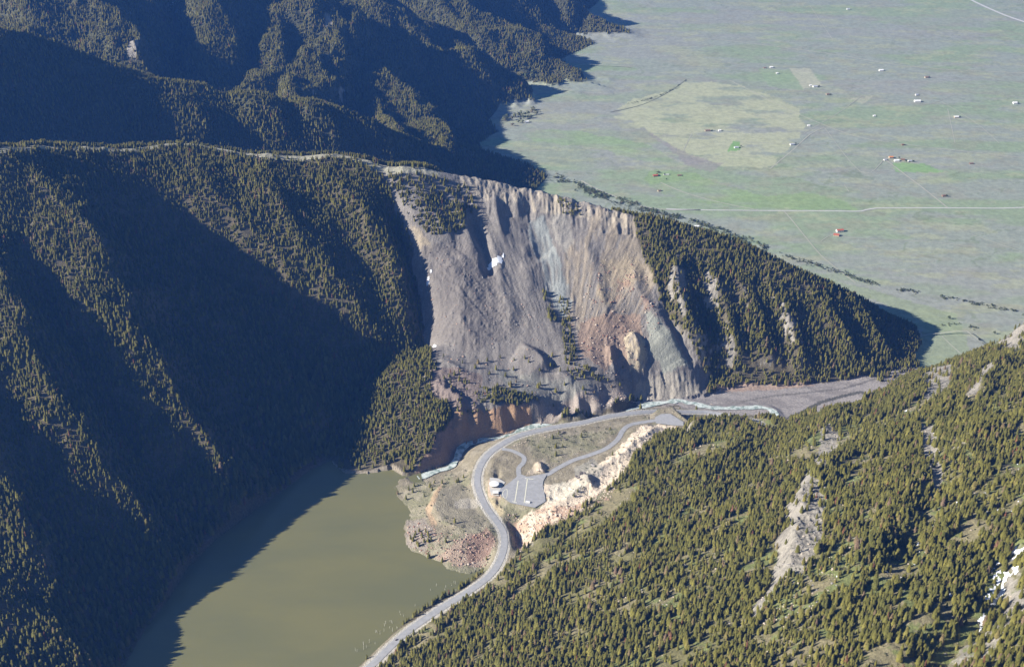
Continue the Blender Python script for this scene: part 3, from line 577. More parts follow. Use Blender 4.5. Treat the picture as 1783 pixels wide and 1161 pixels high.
# exact ground height on the mesh surface
lnR = None
def ground(x, y):
    x = np.asarray(x, float); y = np.asarray(y, float); th = np.arctan2(x, y); r = np.hypot(x, y)
    i = np.clip(np.interp(th, TH, np.arange(nT)), 0, nT-1.001); j = np.clip(np.interp(r, R, np.arange(nR)), 0, nR-1.001)
    a = i.astype(int); b = j.astype(int); fx = i-a; fy = j-b
    return (Z[a,b]*(1-fx)+Z[a+1,b]*fx)*(1-fy)+(Z[a,b+1]*(1-fx)+Z[a+1,b+1]*fx)*fy
def hitz(u, v, tmin=600.):
    d = ray(u, v); t = np.arange(tmin, 9000, 3.0); x = d[0]*t; y = d[1]*t; z = CAMZ+d[2]*t; b = z < ground(x, y); i = int(np.argmax(b))
    return np.array([x[i], y[i], ground(x[i:i+1], y[i:i+1])[0]])
def mesh_obj(name, vs, fs, m, parent=None, smooth=False, loc=None):
    me = bpy.data.meshes.new(name); me.from_pydata([tuple(map(float, v)) for v in vs], [], fs); me.materials.append(m); me.update()
    if smooth: me.polygons.foreach_set('use_smooth', [True]*len(me.polygons))
    ob = bpy.data.objects.new(name, me); COL.objects.link(ob)
    if parent: ob.parent = parent
    if loc is not None: ob.location = loc
    return ob
# water, roads ------------------------------------------------------------
m, t, b = mat('lake_water'); b.inputs['Base Color'].default_value = (.145,.143,.066,1); b.inputs['Specular IOR Level'].default_value = .25; b.inputs['Roughness'].default_value = .2
g = N(t,'ShaderNodeNewGeometry'); nz = N(t,'ShaderNodeTexNoise'); nz.inputs['Scale'].default_value = .35; nz.inputs['Detail'].default_value = 4; bp = N(t,'ShaderNodeBump'); bp.inputs['Distance'].default_value = .12
t.links.new(g.outputs['Position'], nz.inputs['Vector']); t.links.new(nz.outputs['Fac'], bp.inputs['Height']); t.links.new(bp.outputs[0], b.inputs['Normal']); WATER = m
mp = N(t,'ShaderNodeMapping'); mp.inputs['Scale'].default_value = (.004,.012,.01); n2 = N(t,'ShaderNodeTexNoise'); n2.inputs['Scale'].default_value = 1; n2.inputs['Detail'].default_value = 6; n2.inputs['Roughness'].default_value = .6; c2_ = N(t,'ShaderNodeValToRGB')
c2_.color_ramp.elements[0].position = .35; c2_.color_ramp.elements[0].color = (.145,.145,.072,1); c2_.color_ramp.elements[1].position = .65; c2_.color_ramp.elements[1].color = (.172,.163,.072,1)
t.links.new(g.outputs['Position'], mp.inputs[0]); t.links.new(mp.outputs[0], n2.inputs['Vector']); t.links.new(n2.outputs['Fac'], c2_.inputs['Fac']); t.links.new(c2_.outputs[0], b.inputs['Base Color'])
lp = [p[:2] for p in SHORE_L[::-1]] + [p[:2] for p in PL((575,775,2),(640,790,2),(700,800,2),(722,815,0),(733,822,0),(735,835,0),(740,850,0),(760,880,0),(800,930,0),(880,920,0),(900,980,0),(760,1100,0))] + [(-100,1300),(-300,700),(-300,-200)]
lp[0:len(SHORE_L)] = [(x-60, y+10) for x, y in lp[0:len(SHORE_L)]]
lk = mesh_obj('lake', [(x, y, -.05) for x, y in lp], [list(range(len(lp)))], WATER); tag(lk, 'calm murky olive green lake', None, None, 'structure')
def ribbon(name, path, wl, wr, m, dz, jit=0., rows=1):
    d = np.gradient(path[:, :2], axis=0); d /= np.linalg.norm(d, axis=1, keepdims=True)+1e-9; n = np.column_stack([-d[:,1], d[:,0]]); vs = []; k = 4
    for i, p in enumerate(path):
        j1 = 1+jit*(vnoise(np.array([i*.37]), np.array([3.3]))[0]-.5)*2; j2 = 1+jit*(vnoise(np.array([i*.41]), np.array([9.3]))[0]-.5)*2
        for s in range(k+1):
            o = -wr*j2 + (wl*j1+wr*j2)*s/k; vs.append((p[0]+n[i,0]*o, p[1]+n[i,1]*o, p[2]+dz))
    fs = [[i*(k+1)+s, (i+1)*(k+1)+s, (i+1)*(k+1)+s+1, i*(k+1)+s+1] for i in range(len(path)-1) for s in range(k)]
    return mesh_obj(name, vs, fs, m, smooth=True)
ASPH = simple('asphalt', (.34,.34,.345), .85, .15, .15); PAINT = simple('road_paint', (.72,.70,.55), .7, .1, 1.)
m, t, b = mat('white_water'); g = N(t,'ShaderNodeNewGeometry'); nz = N(t,'ShaderNodeTexNoise'); nz.inputs['Scale'].default_value = .11; nz.inputs['Detail'].default_value = 7; nz.inputs['Roughness'].default_value = .7
cr = N(t,'ShaderNodeValToRGB'); cr.color_ramp.elements[0].position = .40; cr.color_ramp.elements[0].color = (.20,.27,.24,1); cr.color_ramp.elements[1].position = .56; cr.color_ramp.elements[1].color = (.64,.69,.65,1); b.inputs['Roughness'].default_value = .35
t.links.new(g.outputs['Position'], nz.inputs['Vector']); t.links.new(nz.outputs['Fac'], cr.inputs['Fac']); t.links.new(cr.outputs[0], b.inputs['Base Color']); RAPID = m
tag(ribbon('river', RIVER, 7.5, 7.5, RAPID, .1, .7), 'narrow white foaming river running below the slide', None, None, 'structure')
tag(ribbon('road', ROAD, 6.0, 6.0, ASPH, .45), 'grey two lane highway curving past the lake', None, None, 'structure')
tag(ribbon('side_road', SIDE1, 4.5, 4.5, ASPH, .40), 'short curving driveway from highway to car park', None, None, 'structure')
tag(ribbon('side_road', SIDE2, 5, 5, ASPH, .40), 'access road from car park along the pale debris', None, None, 'structure')
def pad(name, px, m, dz, label):
    q = [hit(*p) for p in px]; z0 = max(float(ground(np.array([p[0]]), np.array([p[1]]))[0]) for p in q)
    return tag(mesh_obj(name, [(p[0], p[1], z0+dz) for p in q], [list(range(len(q)))], m), label, None, None, 'structure')
pad('car_park', parkP, ASPH, .5, 'paved car park below the visitor centre'); 
pad('turning_lot', [(1140,727),(1152,721),(1167,721),(1180,729),(1190,735),(1190,742),(1170,741),(1142,737)], ASPH, .8, 'paved turning area at the end of the access road')

# ------------------------------------------------------------------ trees
def leafmat(name, c1, c2, c3):
    m, t, b = mat(name); oi = N(t,'ShaderNodeObjectInfo'); cr = N(t,'ShaderNodeValToRGB'); e = cr.color_ramp.elements
    e[0].color = (*c1,1); e[1].color = (*c2,1); x = e.new(.5); x.color = (*c3,1); x = e.new(.93); x.color = (*c2,1); x = e.new(.965); x.color = (c2[0]*.9, c2[0]*.62, c2[0]*.4, 1); b.inputs['Roughness'].default_value = .8
    if 'Specular IOR Level' in b.inputs: b.inputs['Specular IOR Level'].default_value = .15
    t.links.new(oi.outputs['Random'], cr.inputs['Fac']); t.links.new(cr.outputs[0], b.inputs['Base Color']); return m
NEEDLE = leafmat('needles', (.145,.132,.027), (.20,.18,.042), (.105,.105,.027)); BARK = simple('bark', (.16,.12,.09), .95)
REDN = leafmat('dead_needles', (.20,.08,.04), (.26,.12,.06), (.18,.09,.05)); GREYW = simple('dead_wood', (.42,.39,.35), .9)
def conifer_crown(seed, nb=170, base=.12, wid=.17, size=.075, round_=.7):
    r = random.Random(seed); vs = []; fs = []
    for k in range(nb):
        h = base + (1-base)*(r.random()**1.15); f = (h-base)/(1-base)
        rad = wid*((1-f)**round_)*(.55+.6*r.random()) if f > .08 else wid*.8*(.5+.5*r.random())
        a = r.random()*2*pi; dx, dy = cos(a), sin(a); s = size*(.6+.8*r.random())*(1-.45*f)
        c = np.array([dx*rad*.72, dy*rad*.72, h]); tip = c + np.array([dx*s, dy*s, -s*(.35+.5*r.random())]); w = s*.62
        p1 = c + np.array([-dy*w, dx*w, -s*.15]); p2 = c - np.array([-dy*w, dx*w, s*.15]); up = c + np.array([-dx*s*.3, -dy*s*.3, s*.75]); n0 = len(vs)
        vs += [tip, p1, p2, up]; fs += [[n0, n0+1, n0+3], [n0, n0+3, n0+2], [n0+1, n0+2, n0+3]]
    # inner core so that light does not leak straight through
    n0 = len(vs); ns = 7
    for i in range(ns): a = i*2*pi/ns; vs.append(np.array([cos(a)*wid*.5, sin(a)*wid*.5, base+.03]))
    vs.append(np.array([0, 0, .97]))
    for i in range(ns): fs.append([n0+i, n0+(i+1) % ns, n0+ns])
    return vs, fs
def trunk_mesh():
    vs = []; ns = 5
    for z, r_ in ((-.12,.018),(.5,.011),(.9,.003)):
        for i in range(ns): a = i*2*pi/ns; vs.append((cos(a)*r_, sin(a)*r_, z))
    fs = [[l*ns+i, l*ns+(i+1) % ns, (l+1)*ns+(i+1) % ns, (l+1)*ns+i] for l in range(2) for i in range(ns)]
    return vs, fs
def outward(me, up=.35, cz=.25):
    n_ = len(me.vertices); co = np.empty(n_*3, np.float32); me.vertices.foreach_get('co', co); co = co.reshape(-1, 3); d = co.copy(); d[:, 2] = (d[:, 2]-cz)*.25 + up*.25
    d += np.random.default_rng(5).normal(0, .035, d.shape); d /= np.linalg.norm(d, axis=1, keepdims=True)+1e-6; me.polygons.foreach_set('use_smooth', np.ones(len(me.polygons), bool)); me.normals_split_custom_set_from_vertices(d.astype(np.float32))
def me_of(name, vf, m):
    me = bpy.data.meshes.new(name); me.from_pydata([tuple(map(float, v)) for v in vf[0]], [], vf[1]); me.materials.append(m); me.update(); outward(me); return me
CR = [me_of('crown', conifer_crown(11, 230, .08, .20, .085, .7), NEEDLE), me_of('crown', conifer_crown(12, 230, .10, .23, .095, .55), NEEDLE), me_of('crown', conifer_crown(13, 200, .14, .19, .09, .45), NEEDLE), me_of('crown', conifer_crown(14, 220, .06, .22, .09, .8), NEEDLE),
      me_of('crown', conifer_crown(15, 90, .15, .15, .07, .7), REDN)]
TR = me_of('trunk', trunk_mesh(), BARK)
# scatter positions over the fan
dth = np.gradient(TH)[:, None]; dr = np.gradient(R)[None, :]; area = RR*dth*dr
elev = (Z + 24 - CAMZ)/RR; run = np.maximum.accumulate((Z - CAMZ)/RR, axis=1); vis = elev > run - .002
inview = (TT > -radians(32)) & (TT < radians(38)) & (RR > 600) & (RR < 8000)
leftout = (TT < radians(-21)) & (TT > radians(-40)) & (RR > 1300) & (RR < 3600)
F = np.where(vis & (inview | leftout), F, 0)
RHO = np.where(region==1, 1/38., np.where(region==6, 1/24., 1/27.))
RHO = np.where(pmask([(578,796),(640,672),(690,632),(745,604),(790,640),(800,720),(770,740),(722,830),(640,824),(590,820)], 4, 20, 140), 1/30., RHO)
lam = area*F*RHO; cnt = rng.poisson(lam)
ii, jj = np.nonzero(cnt); rep = cnt[ii, jj]; ii = np.repeat(ii, rep); jj = np.repeat(jj, rep); n = len(ii)
th = TH[ii] + (rng.random(n)-.5)*dth[ii, 0]; rr = R[jj] + (rng.random(n)-.5)*dr[0, jj]
TX = rr*np.sin(th); TY = rr*np.cos(th); TZ = ground(TX, TY); TRG = region[ii, jj]
ok = np.ones(n, bool)
cell = {}                                                     # thin out trees that stand almost on each other
keyx = np.round(TX/3.2).astype(int); keyy = np.round(TY/3.2).astype(int); _, first = np.unique(keyx*100000+keyy, return_index=True); ok[:] = False; ok[first] = True
TX, TY, TZ, TRG = TX[ok], TY[ok], TZ[ok], TRG[ok]; n = len(TX)
HT = 9.5 + 5.5*rng.random(n)**1.3; HT = np.where(TRG==6, HT*.97, HT); HT = np.where((TRG==0)&(TZ<90)&(TX<-300), HT*1.3, HT); HT = np.where((TRG==3)|(TRG==5), HT*.8, HT); HT = np.where(TRG==1, HT*.95, HT); HT = np.where((TRG==0)&(TZ>90), HT*.88, HT); HT *= (.6+.8*fbm(TX, TY, 70, 3, seed=150)); HT *= np.where(TRG==6, .85+.5*rng.random(n)**2, 1)
SXY = HT*(.85+.45*rng.random(n)); ROT = rng.random(n)*2*pi
VAR = rng.integers(0, 4, n); VAR = np.where(rng.random(n) < .012, 4, VAR)
dist = np.sqrt(TX**2+TY**2+(CAMZ-TZ)**2)
# project to find the 300 that show largest
def project(x, y, z):
    fy = y*CP + (CAMZ-z)*SP; upc = y*SP - (CAMZ-z)*CP
    return PW/2 + FPX*x/fy, PH/2 - FPX*upc/fy
pu, pv = project(TX, TY, TZ+HT*.5); inside = (pu > 4) & (pu < PW-4) & (pv > 4) & (pv < PH-4)
score = np.where(inside, HT/dist, -1); order = np.argsort(-score); big = order[:300]; rest = order[300:]
for k in big:
    v = int(VAR[k]); e = bpy.data.objects.new('pine_tree', None); e.empty_display_size = 1; COL.objects.link(e); e.location = (TX[k], TY[k], TZ[k]); e.rotation_euler = (0, 0, ROT[k]); e.scale = (SXY[k], SXY[k], HT[k])
    c = bpy.data.objects.new('crown', CR[v]); COL.objects.link(c); c.parent = e; tr = bpy.data.objects.new('trunk', TR); COL.objects.link(tr); tr.parent = e
    tag(e, 'reddish dead conifer among the green trees on the foreground hillside' if v == 4 else 'olive green conifer on the rocky foreground hillside', 'tree', 'dead conifers on the foreground hillside' if v == 4 else 'conifers on the foreground hillside')
def forest(name, idx, label):
    me = bpy.data.meshes.new(name); me.vertices.add(len(idx)); me.vertices.foreach_set('co', np.column_stack([TX[idx], TY[idx], TZ[idx]]).astype(np.float32).ravel())
    for an, ty, d in (('ht','FLOAT',HT[idx]), ('wd','FLOAT',SXY[idx]), ('rt','FLOAT',ROT[idx]), ('vr','INT',VAR[idx])):
        a = me.attributes.new(an, ty, 'POINT'); a.data.foreach_set('value', d.astype(np.int32 if ty=='INT' else np.float32))
    me.update(); ob = bpy.data.objects.new(name, me); COL.objects.link(ob)
    ng = bpy.data.node_groups.new(name, 'GeometryNodeTree'); ng.interface.new_socket('Geometry', in_out='INPUT', socket_type='NodeSocketGeometry'); ng.interface.new_socket('Geometry', in_out='OUTPUT', socket_type='NodeSocketGeometry')
    gi = ng.nodes.new('NodeGroupInput'); go = ng.nodes.new('NodeGroupOutput'); jn = ng.nodes.new('GeometryNodeJoinGeometry')
    def attr(n_, ty): a = ng.nodes.new('GeometryNodeInputNamedAttribute'); a.data_type = ty; a.inputs['Name'].default_value = n_; return a.outputs['Attribute']
    h_ = attr('ht','FLOAT'); w_ = attr('wd','FLOAT'); r_ = attr('rt','FLOAT'); v_ = attr('vr','INT')
    sc_ = ng.nodes.new('ShaderNodeCombineXYZ'); ng.links.new(w_, sc_.inputs[0]); ng.links.new(w_, sc_.inputs[1]); ng.links.new(h_, sc_.inputs[2])
    ro_ = ng.nodes.new('ShaderNodeCombineXYZ'); ng.links.new(r_, ro_.inputs[2]); e2r = ng.nodes.new('FunctionNodeEulerToRotation'); ng.links.new(ro_.outputs[0], e2r.inputs[0])
    for k in range(5):
        cmp_ = ng.nodes.new('FunctionNodeCompare'); cmp_.data_type = 'INT'; cmp_.operation = 'EQUAL'; ins = [s for s in cmp_.inputs if s.type == 'INT']; ng.links.new(v_, ins[0]); ins[1].default_value = k
        oi = ng.nodes.new('GeometryNodeObjectInfo'); oi.inputs['Object'].default_value = PROTO[k]; oi.transform_space = 'ORIGINAL'
        io = ng.nodes.new('GeometryNodeInstanceOnPoints'); ng.links.new(gi.outputs[0], io.inputs['Points']); ng.links.new(cmp_.outputs['Result'], io.inputs['Selection']); ng.links.new(oi.outputs['Geometry'], io.inputs['Instance'])
        ng.links.new(e2r.outputs[0], io.inputs['Rotation']); ng.links.new(sc_.outputs[0], io.inputs['Scale']); ng.links.new(io.outputs[0], jn.inputs[0])
    ng.links.new(jn.outputs[0], go.inputs[0]); md = ob.modifiers.new('trees', 'NODES'); md.node_group = ng
    return tag(ob, label, None, None, 'stuff')
PROTO = []
for k in range(5):                                            # crown and trunk in one mesh, used only as instances (never linked to the scene)
    me = CR[k].copy(); vs = [tuple(v.co) for v in me.vertices]; fs = [list(p.vertices) for p in me.polygons]; n0 = len(vs); tv, tf = trunk_mesh()
    me2 = bpy.data.meshes.new('conifer'); me2.from_pydata(vs+tv, [], fs+[[i+n0 for i in f] for f in tf]); me2.materials.append(CR[k].materials[0]); me2.materials.append(BARK)
    me2.polygons.foreach_set('material_index', [0]*len(fs)+[1]*len(tf)); me2.update(); outward(me2); PROTO.append(bpy.data.objects.new('conifer', me2))
rest = np.array(rest); forest('conifer_forest', rest[TRG[rest] != 1], 'dense dark conifer forest covering the mountainsides'); forest('far_forest', rest[TRG[rest] == 1], 'hazy conifer forest on the distant mountain range')
print('TREES', n, flush=True)
#@@OBJECTS
# ------------------------------------------------------------------ generic scatter of small stuff
def scatter(name, xs, ys, zs, sx, sz, rot, var, protos, label):
    me = bpy.data.meshes.new(name); k_ = len(xs); me.vertices.add(k_); me.vertices.foreach_set('co', np.column_stack([xs, ys, zs]).astype(np.float32).ravel())
    for an, ty, d in (('ht','FLOAT',sz), ('wd','FLOAT',sx), ('rt','FLOAT',rot), ('vr','INT',var)):
        a = me.attributes.new(an, ty, 'POINT'); a.data.foreach_set('value', np.asarray(d).astype(np.int32 if ty=='INT' else np.float32))
    me.update(); ob = bpy.data.objects.new(name, me); COL.objects.link(ob)
    ng = bpy.data.node_groups.new(name, 'GeometryNodeTree'); ng.interface.new_socket('Geometry', in_out='INPUT', socket_type='NodeSocketGeometry'); ng.interface.new_socket('Geometry', in_out='OUTPUT', socket_type='NodeSocketGeometry')
    gi = ng.nodes.new('NodeGroupInput'); go = ng.nodes.new('NodeGroupOutput'); jn = ng.nodes.new('GeometryNodeJoinGeometry')
    def attr(n_, ty): a = ng.nodes.new('GeometryNodeInputNamedAttribute'); a.data_type = ty; a.inputs['Name'].default_value = n_; return a.outputs['Attribute']
    h_ = attr('ht','FLOAT'); w_ = attr('wd','FLOAT'); r_ = attr('rt','FLOAT'); v_ = attr('vr','INT')
    sc_ = ng.nodes.new('ShaderNodeCombineXYZ'); ng.links.new(w_, sc_.inputs[0]); ng.links.new(w_, sc_.inputs[1]); ng.links.new(h_, sc_.inputs[2])
    ro_ = ng.nodes.new('ShaderNodeCombineXYZ'); ng.links.new(r_, ro_.inputs[2]); e2r = ng.nodes.new('FunctionNodeEulerToRotation'); ng.links.new(ro_.outputs[0], e2r.inputs[0])
    for k, pr in enumerate(protos):
        cmp_ = ng.nodes.new('FunctionNodeCompare'); cmp_.data_type = 'INT'; cmp_.operation = 'EQUAL'; ins = [s for s in cmp_.inputs if s.type == 'INT']; ng.links.new(v_, ins[0]); ins[1].default_value = k
        oi = ng.nodes.new('GeometryNodeObjectInfo'); oi.inputs['Object'].default_value = pr; oi.transform_space = 'ORIGINAL'
        io = ng.nodes.new('GeometryNodeInstanceOnPoints'); ng.links.new(gi.outputs[0], io.inputs['Points']); ng.links.new(cmp_.outputs['Result'], io.inputs['Selection']); ng.links.new(oi.outputs['Geometry'], io.inputs['Instance'])
        ng.links.new(e2r.outputs[0], io.inputs['Rotation']); ng.links.new(sc_.outputs[0], io.inputs['Scale']); ng.links.new(io.outputs[0], jn.inputs[0])
    ng.links.new(jn.outputs[0], go.inputs[0]); md = ob.modifiers.new('scatter', 'NODES'); md.node_group = ng
    return tag(ob, label, None, None, 'stuff')
def from_mask(mask, per_m2):
    """random points inside a ground mask"""
    c = rng.poisson(area*mask*per_m2); a, b = np.nonzero(c); r_ = c[a, b]; a = np.repeat(a, r_); b = np.repeat(b, r_); k = len(a)
    th = TH[a] + (rng.random(k)-.5)*dth[a, 0]; rr = R[b] + (rng.random(k)-.5)*dr[0, b]; x = rr*np.sin(th); y = rr*np.cos(th); return x, y, ground(x, y)
# ---- snow lying in hollows: sheets that follow the ground
SNOW = simple('snow', (.86,.88,.92), .6, .08, .3)
def drape(name, mask, m, dz, label, cat=None, group=None, kind=None):
    fm = mask[:-1,:-1] & mask[1:,:-1] & mask[:-1,1:] & mask[1:,1:]; q = quad[fm]
    if len(q) == 0: print('empty drape', label); return
    used, inv = np.unique(q, return_inverse=True); inv = inv.reshape(-1).astype(np.int32); me = bpy.data.meshes.new(name)
    me.vertices.add(len(used)); co = PV[used].copy(); co += NV[used]*dz; me.vertices.foreach_set('co', co.ravel()); me.loops.add(len(inv)); me.loops.foreach_set('vertex_index', inv)
    me.polygons.add(len(q)); me.polygons.foreach_set('loop_start', np.arange(len(q), dtype=np.int32)*4); me.polygons.foreach_set('use_smooth', np.ones(len(q), bool)); me.update(calc_edges=True)
    me.materials.append(m); ob = bpy.data.objects.new(name, me); COL.objects.link(ob); return tag(ob, label, cat, group, kind)
for px, lb in [([(844,463),(852,455),(861,449),(868,446),(875,451),(878,462),(862,465)], 'largest white triangular snow patch in the middle of the slide'),
  ([(872,452),(874,444),(879,441),(878,450),(874,454)], 'narrow snow streak just above the triangular patch'),
  ([(740,496),(742,484),(746,476),(750,480),(749,492),(744,498)], 'tall snow patch on the left edge of the slide'),
  ([(745,467),(752,465),(754,474),(746,475)], 'square snow patch above the tall one on the left edge'),
  ([(753,603),(754,597),(760,595),(762,600),(758,605)], 'round snow patch at the bottom left of the slide'),
  ([(967,420),(971,415),(977,413),(976,420),(970,422)], 'small snow patch under the trees right of the pale streak'),
  ([(799,423),(804,423),(807,427),(801,426)], 'tiny snow spot above the dark hollow'), ([(790,446),(795,446),(796,450),(791,449)], 'tiny snow spot on the grey mound'),
  ([(638,290),(646,287),(651,292),(649,297),(641,296)], 'snow patch at the left end of the crest'), ([(650,300),(656,299),(662,303),(672,304),(684,302),(685,307),(670,309),(658,308)], 'long snow strip on the crest above the slide')]:
    drape('snow_patch', pmask(px, 1.2, 8, 300), SNOW, .8, lb, 'snow')
for px, lb in [([(297,-20),(302,-20),(304,10),(303,30),(300,30)], 'blue white snow streak in the far shaded ravine')]:
    drape('snow_streak', pmask(px, 3, 20, 301), SNOW, 1.2, lb, 'snow')
sn = pmask([(1790,925),(1765,950),(1738,990),(1718,1035),(1694,1088),(1706,1096),(1732,1052),(1758,1014),(1790,980)], 5, 14, 302) & (fbm(VX, VY, 6, 4, .7, seed=303) > .42)
sp = pmask([(1600,900),(1783,820),(1783,960),(1700,1000),(1640,1060),(1600,1000)], 12, 40, 304) & (fbm(VX, VY, 8, 4, .7, seed=305) > .66)
sp2 = pmask([(1500,700),(1783,690),(1783,900),(1500,1161),(1400,1161)], 12, 40, 306) & (fbm(VX, VY, 8, 4, .7, seed=307) > .70)
drape('gully_snow', (sn | sp | sp2) & (region == 6), SNOW, .45, 'broken white snow in the gully at the lower right', None, None, 'stuff')
# ---- rocks
def rock_mesh(seed, m, flat=.7):
    r = random.Random(seed); import bmesh
    bm = bmesh.new(); bmesh.ops.create_icosphere(bm, subdivisions=2, radius=1)
    pl = [(r.gauss(0,1), r.gauss(0,1), r.gauss(0,1), .45+.4*r.random()) for _ in range(9)]
    for v in bm.verts:
        for a, b_, c, d in pl:
            l = math.sqrt(a*a+b_*b_+c*c); dd = (v.co.x*a+v.co.y*b_+v.co.z*c)/l
            if dd > d: v.co.x -= a/l*(dd-d); v.co.y -= b_/l*(dd-d); v.co.z -= c/l*(dd-d)
        v.co.z *= flat
    me = bpy.data.meshes.new('boulder'); bm.to_mesh(me); bm.free(); me.materials.append(m); return me
PALE = simple('pale_rock', (.50,.42,.34), .9, .25, .6); PINK = simple('pink_rock', (.42,.29,.22), .9, .3, .6); GREYR = simple('grey_rock', (.30,.28,.26), .9, .3, .6); DARKR = simple('dark_rock', (.15,.13,.12), .9, .3, .5); REDR = simple('red_rock', (.27,.15,.11), .9, .3, .6)
RM = {m.name: [rock_mesh(40+i+len(m.name), m) for i in range(3)] for m in (PALE, PINK, GREYR, DARKR, REDR)}
RP = {k: [bpy.data.objects.new('rock', me) for me in v] for k, v in RM.items()}
def rubble(name, px, per, smin, smax, mats, label, reg=None, seed=400):
    mk = pmask(px, 5, 20, seed)
    if reg is not None: mk = mk & (region == reg)
    mk = mk & (rdD > 9) & (calm < .5) & ~near_level
    x, y, z = from_mask(mk, per); k = len(x); pr = [o for mm in mats for o in RP[mm.name]]; s_ = smin + (smax-smin)*rng.random(k)**3
    return scatter(name, x, y, z + s_*.15, s_, s_*(.6+.6*rng.random(k)), rng.random(k)*6.28, rng.integers(0, len(pr), k), pr, label)
rubble('rubble', [(880,895),(945,885),(1000,875),(1045,855),(1090,830),(1100,810),(1060,870),(1010,895),(975,915),(935,940),(905,960),(885,925)], .055, .6, 2.6, [PALE, PINK], 'field of pink and pale boulders below the car park')
rubble('rubble', [(735,905),(770,930),(812,930),(860,925),(862,950),(845,985),(800,990),(750,970),(715,955),(705,920)], .05, .6, 2.4, [PINK, PINK, REDR, PALE], 'pink boulders covering the point of land by the lake')
rubble('rubble', [(1040,700),(1100,688),(1200,698),(1290,705),(1340,715),(1300,712),(1240,712),(1180,701),(1110,704),(1060,712)], .06, .6, 2.4, [PALE, GREYR, PINK], 'boulders strewn along the far bank of the river')
rubble('rubble', [(1085,740),(1140,735),(1195,745),(1120,790),(1080,840),(1000,880),(960,880),(960,850),(1030,830)], .012, .5, 2.0, [PALE], 'loose stones on the pale debris slope')
rubble('rubble', [(735,430),(860,420),(900,520),(1000,600),(1150,650),(1080,680),(850,700),(750,690),(735,600)], .006, .7, 2.6, [GREYR, PINK, DARKR], 'loose rocks scattered over the slide', 3)
rubble('rubble', [(1040,440),(1130,470),(1150,560),(1110,640),(1040,640),(1000,600),(1010,520)], .012, .7, 3.0, [PINK, PALE, REDR], 'pink rocks scattered over the tan part of the slide', 3)
rubble('rubble', [(860,720),(1000,695),(1100,690),(1040,712),(960,730),(880,752),(830,768),(800,775),(800,760)], .03, .5, 1.8, [PINK, GREYR], 'stones fallen at the foot of the river cliff')
rubble('rubble', [(1358,1000),(1460,840),(1490,900),(1470,1010),(1400,1100),(1300,1090)], .02, .6, 2.4, [GREYR, PALE], 'talus below the pale cliff on the hillside', 6)
rubble('rubble', [(1100,800),(1783,640),(1783,1161),(1000,1161)], .004, .5, 2.2, [GREYR, PALE], 'scattered stones on the foreground hillside', 6)
def boulders(px, k, s0, s1, m, label, group):
    q = np.array([hitz(*p)[:2] for p in px]); lo_, hi_ = q.min(0), q.max(0); c = 0; tries = 0
    while c < k and tries < 5000:
        tries += 1; x = random.uniform(lo_[0], hi_[0]); y = random.uniform(lo_[1], hi_[1])
        if not pip(np.array([x]), np.array([y]), q)[0] or samp(CALM, np.array([x]), np.array([y]))[0] > .6: continue
        s_ = s0 + (s1-s0)*random.random()**2; ob = bpy.data.objects.new('boulder', random.choice(RM[m.name])); COL.objects.link(ob)
        ob.location = (x, y, float(ground(np.array([x]), np.array([y]))[0]) + s_*.1); ob.scale = (s_, s_*random.uniform(.7, 1.2), s_*random.uniform(.7, 1.1)); ob.rotation_euler = (random.uniform(-.3,.3), random.uniform(-.3,.3), random.uniform(0, 6))
        tag(ob, label, 'boulder', group); c += 1
boulders([(890,930),(930,905),(990,890),(1050,860),(1020,885),(960,915),(910,950)], 40, 2.0, 3.6, PALE, 'large pale boulder in the rock field between car park and hillside', 'boulders below the car park')
boulders([(770,950),(810,935),(855,930),(850,970),(800,985)], 24, 1.8, 3.2, PINK, 'large pink boulder on the point of land beside the lake', 'boulders on the point by the lake')
boulders([(1060,705),(1110,692),(1200,700),(1290,706),(1200,703),(1110,702)], 24, 1.8, 3.0, PALE, 'large pale boulder on the far bank of the river', 'boulders on the river bank')
boulders([(893,773),(924,766),(925,769),(894,778)], 16, 1.0, 1.6, PALE, 'pale boulder in the row lining the highway junction', 'boulders lining the highway junction')
boulders([(945,757),(957,755),(958,763),(946,764)], 5, 1.4, 2.4, PALE, 'pale boulder in the small heap on the grass inside the road loop', 'boulders in the heap inside the road loop')
boulders([(972,752),(982,752),(985,766),(976,770)], 7, 2.2, 4.2, DARKR, 'dark boulder in the rock pile on the grass inside the road loop', 'dark rock pile inside the road loop')
boulders([(1002,828),(1015,820),(1022,832),(1018,838),(1004,836)], 8, 3.0, 5.0, DARKR, 'dark jagged boulder on the pale debris right of the car park', 'dark boulders right of the car park')
boulders([(938,818),(944,815),(946,825),(938,826)], 2, 4.5, 5.5, PALE, 'broad boulder between car park and loop road', 'boulders above the car park')
boulders([(1026,806),(1034,804),(1036,814),(1028,815)], 2, 4.0, 5.0, GREYR, 'grey boulder beside the access road', 'boulders beside the access road')
boulders([(1090,470),(1105,480),(1108,500),(1085,505),(1080,490)], 14, 1.8, 3.4, PINK, 'pinkish boulder high on the tan side of the slide', 'boulders high on the slide')
